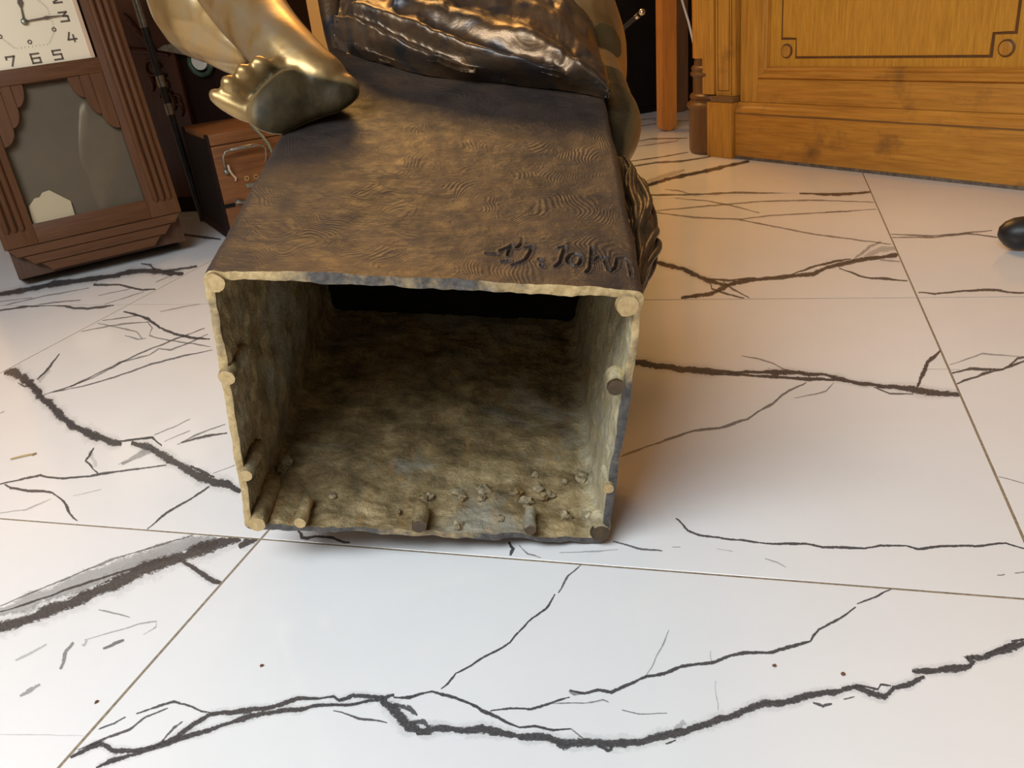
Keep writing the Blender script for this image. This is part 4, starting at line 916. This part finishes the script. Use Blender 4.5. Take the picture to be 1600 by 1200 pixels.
for n, (nx, nz) in NUM.items():
    bm = bmesh.new(); s = str(n); dw, dh = .0175, .0205
    for k, ch in enumerate(s):
        ox = nx + (k - len(s) / 2) * (dw + .005) + .0025
        for pl in DIG[ch]:
            stroke_mesh(bm, [(DC[0] + ox + px * dw, DC[1] + nz - dh / 2 + pz * dh) for px, pz in pl], .0040, .0072, .009)
    from_bm('numeral', bm, M['numeral'], dial)
bm = bmesh.new()
oct_ = [(.058, .025), (.058, -.026), (.036, -.054), (-.036, -.054), (-.058, -.026), (-.058, .025), (-.036, .054), (.036, .054)]
for a, b in zip(oct_, oct_[1:] + oct_[:1]):
    for k in range(9):
        t = (k + .5) / 9; x, z = lerp(a[0], b[0], t), lerp(a[1], b[1], t); l = math.hypot(x, z); s2 = .0035
        stroke_mesh(bm, [(DC[0] + x, DC[1] + z), (DC[0] + x * (1 + s2 / l), DC[1] + z * (1 + s2 / l))], .0007, .0076, .0082)
from_bm('minute_track', bm, M['numeral'], dial)
for x, z in ((0.0579, 0.4774), (-0.0026, 0.4568), (-0.0601, 0.4769)):
    bm = bmesh.new(); seg = 20
    for r0, r1, y in ((.0026, .0052, .0070),):
        a = [bm.verts.new((x + r0 * math.cos(2 * PI * k / seg), y, z + r0 * math.sin(2 * PI * k / seg))) for k in range(seg)]
        b = [bm.verts.new((x + r1 * math.cos(2 * PI * k / seg), y, z + r1 * math.sin(2 * PI * k / seg))) for k in range(seg)]
        c = [bm.verts.new((x + r1 * math.cos(2 * PI * k / seg), .009, z + r1 * math.sin(2 * PI * k / seg))) for k in range(seg)]
        for k in range(seg):
            j = (k + 1) % seg
            bm.faces.new((a[k], a[j], b[j], b[k])); bm.faces.new((b[k], b[j], c[j], c[k]))
    from_bm('winding_hole', bm, M['numeral'], dial)
hx = DC[0] + .0005; hz = DC[1]
prism('minute_hand', [(hx, hz - .0017), (hx + .042, hz + .0005), (hx + .05, hz - .0012), (hx + .058, hz + .0015), (hx + .098, hz + .0025), (hx + .098, hz + .0032), (hx + .058, hz + .0055), (hx + .05, hz + .0068), (hx + .042, hz + .0045), (hx, hz + .0017)], .0030, .0042, M['numeral'], dial)
prism('hour_hand', [(hx - .0025, hz), (hx + .0025, hz), (hx + .0055, hz + .03), (hx + .012, hz + .042), (hx + .007, hz + .066), (hx - .001, hz + .042), (hx + .002, hz + .03)], .0045, .0055, M['numeral'], dial)
o = tube('hand_cap', [(hx, .008, hz), (hx, .001, hz), (hx, -.0015, hz)], [.0075, .0075, .0045], M['steel'], dial, 18)

# ------------------------------------------------------------------ oak desk
desk = thing('oak_desk', 'golden oak desk with panelled front, corner column and worn plinth', 'desk', loc=(-.052, 2.764, 0), rz=math.radians(-40.226))
OV, OH, OP, OD = M['oak_v'], M['oak_h'], M['oak_panel'], M['oak_dark']
DL, DR = -.055, .89
box('carcass', DL - .1, DR + .1, .06, .62, .02, .73, OD, desk)
box('plinth', DL, DR, 0, .06, 0, .138, OH, desk, .002)
pr = [(0.0, .138), (.004, .146), (.006, .152), (.012, .157), (.014, .167), (.06, .167), (.06, .138)]
bm = bmesh.new()
a = [bm.verts.new((DL, y, z)) for y, z in pr]; b = [bm.verts.new((DR, y, z)) for y, z in pr]
for i in range(len(pr)):
    j = (i + 1) % len(pr); bm.faces.new((a[i], a[j], b[j], b[i]))
bm.faces.new(a[::-1]); bm.faces.new(b)
from_bm('plinth_moulding', bm, OH, desk)
box('stile', -.05, .0155, .017, .06, .1675, .70, OV, desk, .001); box('stile', .82, .885, .017, .06, .1675, .70, OV, desk, .001)
box('rail', .016, .8195, .017, .06, .1675, .2335, OH, desk, .001); box('rail', .016, .8195, .017, .06, .645, .70, OH, desk, .001)
box('worn_edge', DL + .001, DR - .001, -.0009, .001, .0, .009, M['worn'], desk)
box('worn_edge', DL + .001, DR - .001, -.0007, .001, .1335, .1375, OD, desk)
# mitred panel moulding
def moulding(p0, p1, inx, inz):
    """runs from p0 to p1 (x,z); inx,inz: inward direction of the frame"""
    prof = [(0, .019), (.004, .012), (.009, .011), (.013, .017), (.020, .018), (.025, .014), (.030, .019), (.034, .030)]
    bm = bmesh.new()
    dx, dz = (p1[0] - p0[0]), (p1[1] - p0[1]); L = math.hypot(dx, dz); dx /= L; dz /= L
    va = [bm.verts.new((p0[0] + inx * w + dx * w, y, p0[1] + inz * w + dz * w)) for w, y in prof]
    vb = [bm.verts.new((p1[0] + inx * w - dx * w, y, p1[1] + inz * w - dz * w)) for w, y in prof]
    for i in range(len(prof) - 1): bm.faces.new((va[i], va[i + 1], vb[i + 1], vb[i]))
    va.append(bm.verts.new((p0[0] + inx * .034 + dx * .034, .045, p0[1] + inz * .034 + dz * .034))); vb.append(bm.verts.new((p1[0] + inx * .034 - dx * .034, .045, p1[1] + inz * .034 - dz * .034)))
    va.append(bm.verts.new((p0[0], .045, p0[1]))); vb.append(bm.verts.new((p1[0], .045, p1[1])))
    n = len(va)
    for i in range(n - 3, n): bm.faces.new((va[i], va[(i + 1) % n], vb[(i + 1) % n], vb[i]))
    bm.faces.new(va); bm.faces.new(vb[::-1])
    return from_bm('panel_moulding', bm, OV if abs(dz) > .5 else OH, desk)
ax, bx, az, bz = .0165, .819, .2345, .6445
moulding((ax, az), (bx, az), 0, 1); moulding((ax, bz), (bx, bz), 0, -1); moulding((ax, az), (ax, bz), 1, 0); moulding((bx, az), (bx, bz), -1, 0)
box('panel', .05, .786, .030, .045, .268, .612, OP, desk)
def notched(x0, x1, z0, z1, n): return [(x0 + n, z0), (x1 - n, z0), (x1 - n, z0 + n), (x1, z0 + n), (x1, z1 - n), (x1 - n, z1 - n), (x1 - n, z1), (x0 + n, z1), (x0 + n, z1 - n), (x0, z1 - n), (x0, z0 + n), (x0 + n, z0 + n)]
field = prism('raised_field', notched(.0945, .7395, .2945, .586, .050), .0262, .0305, OP, desk, .0012)
# dark scratch bead round the field
bm = bmesh.new()
oa = notched(.088, .746, .288, .592, .050); ob = notched(.0945, .7395, .2945, .586, .050)
va = [bm.verts.new((x, .0297, z)) for x, z in oa]; vb = [bm.verts.new((x, .0297, z)) for x, z in ob]
for i in range(12): bm.faces.new((va[i], va[(i + 1) % 12], vb[(i + 1) % 12], vb[i]))
from_bm('field_bead', bm, M['oak_col'], desk)
for x in (.1085, .7255):
    for z in (.3085, .5715):
        o = tube('rosette', [(x, .031, z), (x, .0275, z), (x, .0265, z)], [.0195, .0195, .017], M['oak_col'], desk, 26)
        tube('rosette_disc', [(x, .030, z), (x, .0245, z), (x, .0235, z)], [.0155, .0155, .0135], OV, o, 26)
for s, (p0, p1) in ((-1, (-.160, -.0575)), (1, (.892, .9945))):
    box('pilaster_base', p0, p1, -.012, .06, 0, .166, OV, desk, .0015)
    box('pilaster_cap', p0 + .012 * (s < 0), p1 - .012 * (s > 0), -.009, .06, .1665, .184, OD, desk, .003)
    q0, q1 = (p0 + .022, p1 - .004) if s < 0 else (p0 + .004, p1 - .022)
    sh = box('pilaster', q0, q1, .006, .06, .1845, .70, OV, desk, .001)
    bm = bmesh.new(); i0, i1 = q0 + .007, q1 - .022
    for a in ((i0, i1, .1985, .2005), (i1 - .002, i1, .2, .68), (i0, i0 + .002, .2, .68), (i1 + .007, i1 + .009, .187, .69)): bm_box(bm, a[0], a[1], .0052, .0062, a[2], a[3])
    from_bm('incised_line', bm, M['oak_col'], sh)
    cx = -.205 if s < 0 else 1.04
    lathe('corner_column', [(.088, 0), (.092, .01), (.092, .140), (.096, .143), (.099, .150), (.096, .156), (.089, .160), (.085, .168), (.089, .173), (.087, .181), (.080, .186), (.078, .19), (.078, .235), (.084, .239), (.086, .246), (.083, .25), (.080, .254), (.083, .26), (.080, .266), (.074, .27), (.072, .29), (.076, .295), (.076, .70)], M['oak_col'] if True else OV, desk, cx, .085)
    fl = box('column_strip', (cx + .012) if s < 0 else (cx - .06), (cx + .06) if s < 0 else (cx - .012), .004, .06, .187, .70, OV, desk, .001)
    shaft = lathe('column_shaft', [(.0775, .292), (.0775, .70)], OV, desk, cx, .085)
box('desk_top', -.33, 1.16, -.05, .66, .70, .745, OH, desk, .008)

# ------------------------------------------------------------------ wooden instrument box
ib = thing('wooden_box', 'orange brown wooden case with metal bail handle beside the clock', 'box', loc=(-1.393, 1.997, 0), rz=math.radians(45.5))
BW = M['box_wood']
box('body', 0.0035, .2, 0, .34, .004, .254, BW, ib, .002)
box('lid', 0.0035, .2, 0, .34, .2555, .285, BW, ib, .004)
box('side_panel', 0, .003, .03, .314, .03, .27, M['black_paint'], ib)
for a in ((.0, .03, .004, .284), (.314, .34, .004, .284)): box('side_frame', -.002, .0034, a[0], a[1], a[2], a[3], M['mahogany_dark'], ib, .0008)
box('side_frame', -.002, .0034, .0305, .3135, .004, .03, M['mahogany_dark'], ib, .0008)
hb = []
before = set(ib.children)
tube('handle', [(.046, -.004, .185), (.041, -.014, .20), (.042, -.02, .218), (.05, -.022, .23), (.066, -.022, .233), (.13, -.022, .234), (.149, -.022, .231), (.156, -.019, .22), (.154, -.012, .2), (.152, -.003, .186)], .0026, M['steel'], ib, 8)
tube('handle_grip', [(.064, -.022, .233), (.068, -.022, .233), (.128, -.022, .234), (.132, -.022, .234)], [.003, .0048, .0048, .003], M['steel'], ib, 10)
tube('handle_knob', [(.044, .001, .178), (.044, -.01, .178), (.044, -.014, .178)], [.0075, .0075, .004], M['steel'], ib, 12)
tube('string', [(.051, -.014, .195), (.052, -.012, .182), (.057, -.008, .17), (.065, -.006, .158), (.062, -.006, .15)], [.003, .0035, .0028, .003, .002], M['string'], ib, 7)
for x in (.094, .119):
    bm = bmesh.new(); seg = 20; y = -.0035; z = .151
    rings_ = [(.0030, -.001), (.0030, y), (.0072, y), (.0078, -.0015), (.0078, .001)]
    vv = [[bm.verts.new((x + r * math.cos(2 * PI * k / seg), yy, z + r * math.sin(2 * PI * k / seg))) for k in range(seg)] for r, yy in rings_]
    for p, q in zip(vv, vv[1:]):
        for k in range(seg): bm.faces.new((p[k], p[(k + 1) % seg], q[(k + 1) % seg], q[k]))
    auto_smooth(from_bm('eyelet', bm, M['brass'], ib), 40)
box('hasp', .087, .125, -.004, .001, .126, .137, M['steel'], ib, .001)
box('strap', .012, .048, -.003, .001, .084, .094, M['black_paint'], ib, .001)
tube('latch', [(.05, -.004, .093), (.058, -.007, .096), (.066, -.007, .094), (.08, -.005, .091), (.1, -.004, .09)], [.004, .0075, .006, .003, .002], M['steel'], ib, 10)
for o in [c for c in ib.children if c not in before]:
    for v in o.data.vertices: v.co.x -= .017; v.co.z += .009
tag(tube('green_wire', [(-1.3424, 2.1134, 0.3148), (-1.3073, 2.0876, 0.2851), (-1.2784, 2.0745, 0.2624), (-1.2562, 2.0605, 0.2421), (-1.2372, 2.0413, 0.2133), (-1.2234, 2.0235, 0.1664), (-1.2021, 1.9826, 0.0658), (-1.182, 1.9499, -0.0044)], .0038, M['green_wire'], None, 8), 'grey green wire hanging in front of the wooden case', 'wire')

# ------------------------------------------------------------------ carved cabinet, stick and small things behind the clock
cab = thing('carved_cabinet', 'dark red mahogany cabinet with carved scroll, behind the leaning clock', 'cabinet', loc=(0, 2.382, 0))
box('carcass', -2.75, -1.50, .03, .5, .05, 1.25, M['mahogany_dark'], cab)
box('plinth', -2.75, -1.50, .01, .5, 0, .05, M['mahogany_dark'], cab, .003)
box('door_panel', -1.70, -1.50, .012, .0295, .05, 1.25, M['mahogany_dark'], cab, .002)
box('carved_stile', -1.96, -1.702, .0, .0295, .05, 1.25, M['mahogany'], cab, .004)
box('door_panel', -2.75, -1.962, .012, .0295, .05, 1.25, M['mahogany'], cab, .002)
tube('scroll_moulding', [(-1.95, -.003, .505), (-1.87, -.005, .502), (-1.80, -.005, .492), (-1.72, -.003, .475)], [.005, .008, .008, .005], M['mahogany'], cab, 8)
random.seed(8)
bm = bmesh.new()
for k in range(3):
    c = (-1.79 + .028 * k, .44 - .045 * k); r = .03 - .004 * k
    pts = []
    for q in range(30):
        a = q / 29 * 2.6 * PI + k; rr = r * (1 - .7 * q / 29); pts.append((c[0] + rr * math.cos(a), -.003, c[1] + rr * math.sin(a)))
    bm_tube(bm, pts, [.006 * (1 - .5 * q / 29) for q in range(30)], 8)
for k in range(5):
    pts = [(-1.81 + .02 * k + .01 * math.sin(q), -.002, .40 - .02 * k - .018 * q + .03) for q in range(4)]
    bm_tube(bm, pts, [.004, .009, .008, .003], 8)
for k in range(3):
    pts = [(-1.84 + .02 * k, -.002, .60 - .03 * k), (-1.825 + .02 * k, -.004, .575 - .03 * k), (-1.80 + .02 * k, -.002, .545 - .03 * k)]
    bm_tube(bm, pts, [.004, .010, .004], 8)
from_bm('carving', bm, M['mahogany'], cab, True)
b0 = Vector((-1.6472, 2.2433, -0.0059)); b0.z = .004; t0 = Vector((-1.7011, 2.2727, 0.5774)); dr = t0 - b0
stick = thing('walking_stick', 'thin black stick with pale bands leaning behind the clock', 'stick', loc=(0, 0, 0))
bm = bmesh.new(); bm_tube(bm, [b0, b0 + dr * .5, b0 + dr * 1.5], [.0095, .0105, .0115], 12); auto_smooth(from_bm('shaft', bm, M['black_plastic'], stick), 50)
for a, b_ in ((.545, .60), (.68, .735), (.96, 1.12)):
    bm = bmesh.new(); bm_tube(bm, [b0 + dr * a, b0 + dr * b_], .0120, 12); auto_smooth(from_bm('band', bm, M['steel'], stick), 50)
def slab(name, pts, nrm, th, mat):
    bm = bmesh.new(); n = Vector(nrm) * th
    a = [bm.verts.new(Vector(p)) for p in pts]; b = [bm.verts.new(Vector(p) + n) for p in pts]
    bm.faces.new(a); bm.faces.new(b[::-1])
    for i in range(len(a)): bm.faces.new((a[i], b[i], b[(i + 1) % len(a)], a[(i + 1) % len(a)]))
    return from_bm(name, bm, mat)
tag(slab('metal_blade', [(-1.7413, 2.379, 0.4923), (-1.7155, 2.379, 0.5027), (-1.6629, 2.379, 0.507), (-1.6084, 2.379, 0.4899), (-1.609, 2.379, 0.458), (-1.6724, 2.379, 0.4758)], (0, -1, 0), .02, M['steel']), 'dull grey metal blade fixed on the dark cabinet behind the legs', 'blade')
gd = thing('round_gauge', 'small round white gauge with green rim hanging on dark cabinet', 'gauge')
gc = Vector((-1.6177, 2.392, 0.4504))
bm = bmesh.new(); bm_tube(bm, [gc, gc + Vector((0, -.02, 0))], .026, 28); auto_smooth(from_bm('gauge_face', bm, M['white_enamel'], gd), 40)
bm = bmesh.new(); bm_tube(bm, [gc + Vector((.036 * math.cos(a), -.014, .036 * math.sin(a) - .004)) for a in [PI * .85 + 1.5 * PI * k / 30 for k in range(31)]], .0075, 8); auto_smooth(from_bm('gauge_rim', bm, M['green_patina'], gd), 50)

# ------------------------------------------------------------------ things in the far right background
blk = thing('black_cabinet', 'tall black lacquered cabinet behind the statue, left of the orange board', 'cabinet', loc=(-.44, 3.981, 0), rz=math.radians(40.7))
box('body', -.62, .75, .0, .45, .0, 1.5, M['black_lacquer'], blk, .004)
box('door', -.60, .06, -.012, -.0005, .03, 1.47, M['black_lacquer'], blk, .003); box('door', .07, .73, -.012, -.0005, .03, 1.47, M['black_lacquer'], blk, .003)
def board(name, base, wid, thick, hgt, rz, tilt, mat, label):
    ol = [(-wid / 2, hgt)]
    for k in range(13):
        a = PI + PI * k / 12; ol.append((wid / 2 * math.cos(a), wid / 2 * .75 * (1 + math.sin(a))))
    ol.append((wid / 2, hgt))
    o = prism(name, ol, -thick / 2, thick / 2, mat, None, .003)
    o.location = base; o.rotation_euler = (tilt[0], tilt[1], rz)
    return tag(o, label, 'board')
lb = (-0.3674, 3.4167)
board('wooden_board', (lb[0], lb[1], 0), .062, .042, 1.25, math.radians(38), (0, math.radians(1.5)), M['board_wood'], 'orange varnished wooden board with rounded foot standing left of the desk')
lb2 = (-0.3552, 3.9394)
board('wooden_strip', (lb2[0] - .006, lb2[1] - .05, 0), .068, .02, 1.2, math.radians(30), (0, math.radians(1.2)), M['board_brown'], 'narrow dark brown wooden strip standing behind the orange board')
tag(tube('white_cable', [(-0.3267, 3.4884, 0.5789), (-0.3047, 3.4181, 0.4647), (-0.292, 3.3926, 0.4265), (-0.2748, 3.3644, 0.3799), (-0.2597, 3.3319, 0.3256), (-0.2366, 3.3004, 0.2195), (-.10, 3.06, .15), (-.07, 3.09, .012), (.05, 3.2, .012)], .0042, M['white_cable'], None, 8), 'thin white cable hanging between brown strip and desk column', 'cable')
ca = Vector((-0.4194, 3.2157, 0.4318)); cb = Vector((-1.0483, 3.4718) + (0.01,)); 
cane = thing('black_cane', 'black cane with silver ferrules poking out behind the statue hip', 'cane')
bm = bmesh.new(); bm_tube(bm, [cb, cb.lerp(ca, .5), cb.lerp(ca, .985)], .0085, 12); auto_smooth(from_bm('shaft', bm, M['black_plastic'], cane), 50)
for t, l, r in ((.865, .018, .0098), (.965, .014, .0098)):
    bm = bmesh.new(); bm_tube(bm, [cb.lerp(ca, t), cb.lerp(ca, t + l)], r, 14); auto_smooth(from_bm('ferrule', bm, M['chrome'], cane), 50)
bm = bmesh.new(); bmesh.ops.create_uvsphere(bm, u_segments=16, v_segments=10, radius=.0115)
for v in bm.verts: v.co += ca
from_bm('knob', bm, M['chrome'], cane, True)

# ------------------------------------------------------------------ swivel chair foot at the right edge
ch = thing('swivel_chair_base', 'black curved foot of a chair at the right edge of the floor', 'chair base', loc=(*(0.4451, 1.7664), 0), rz=math.radians(-4))
def arm(rot, ln):
    pts = [(-.022, .026), (-.017, .028), (-.008, .030), (.006, .032), (.03, .0345), (.06, .04), (.1, .052), (.17, .072), (.26, .09), (ln, .094)]
    R3 = [.005, .017, .025, .030, .031, .0295, .027, .025, .024, .024]
    c, s = math.cos(rot), math.sin(rot)
    bm = bmesh.new(); bm_tube(bm, [Vector((ln - (ln - x) * c, (ln - x) * s, z)) for x, z in pts], R3, 20)
    for v in bm.verts: v.co.z = max(v.co.z, .0015)
    return auto_smooth(from_bm('foot', bm, M['black_plastic'], ch), 60)
for r in (0, 2.1, -2.1): arm(r, .33)
tube('post', [(.33, 0, .08), (.33, 0, .13), (.33, 0, .45)], [.05, .03, .026], M['black_plastic'], ch, 20)

# ------------------------------------------------------------------ litter on the floor
sp = (-1.0423, 0.8442); sq = (-1.014, 0.8634)
tag(tube('wood_splinter', [(*sp, .0016), ((sp[0] + sq[0]) / 2, (sp[1] + sq[1]) / 2 + .001, .002), (*sq, .0016), (sq[0] - .002, sq[1] - .006, .0016)], [.0012, .0015, .0014, .0008], M['straw'], None, 7), 'straw coloured splinter lying on the tile left of the pedestal', 'splinter')
for k, ((x, y), lab) in enumerate((((-0.568, 0.4508), 'small brown crumb on the white tile at lower left'), ((-0.4381, 0.5172), 'small brown crumb on the white tile below the pedestal'), ((0.0144, 0.5875), 'small red brown crumb just above the big right vein'), ((0.0686, 0.5862), 'small red brown crumb nearest the right side of the near tile'))):
    tag(lump('crumb', (x, y, .0011), .0019, M['crumb'], None, 40 + k * 5, .6, 1), lab, 'crumb')
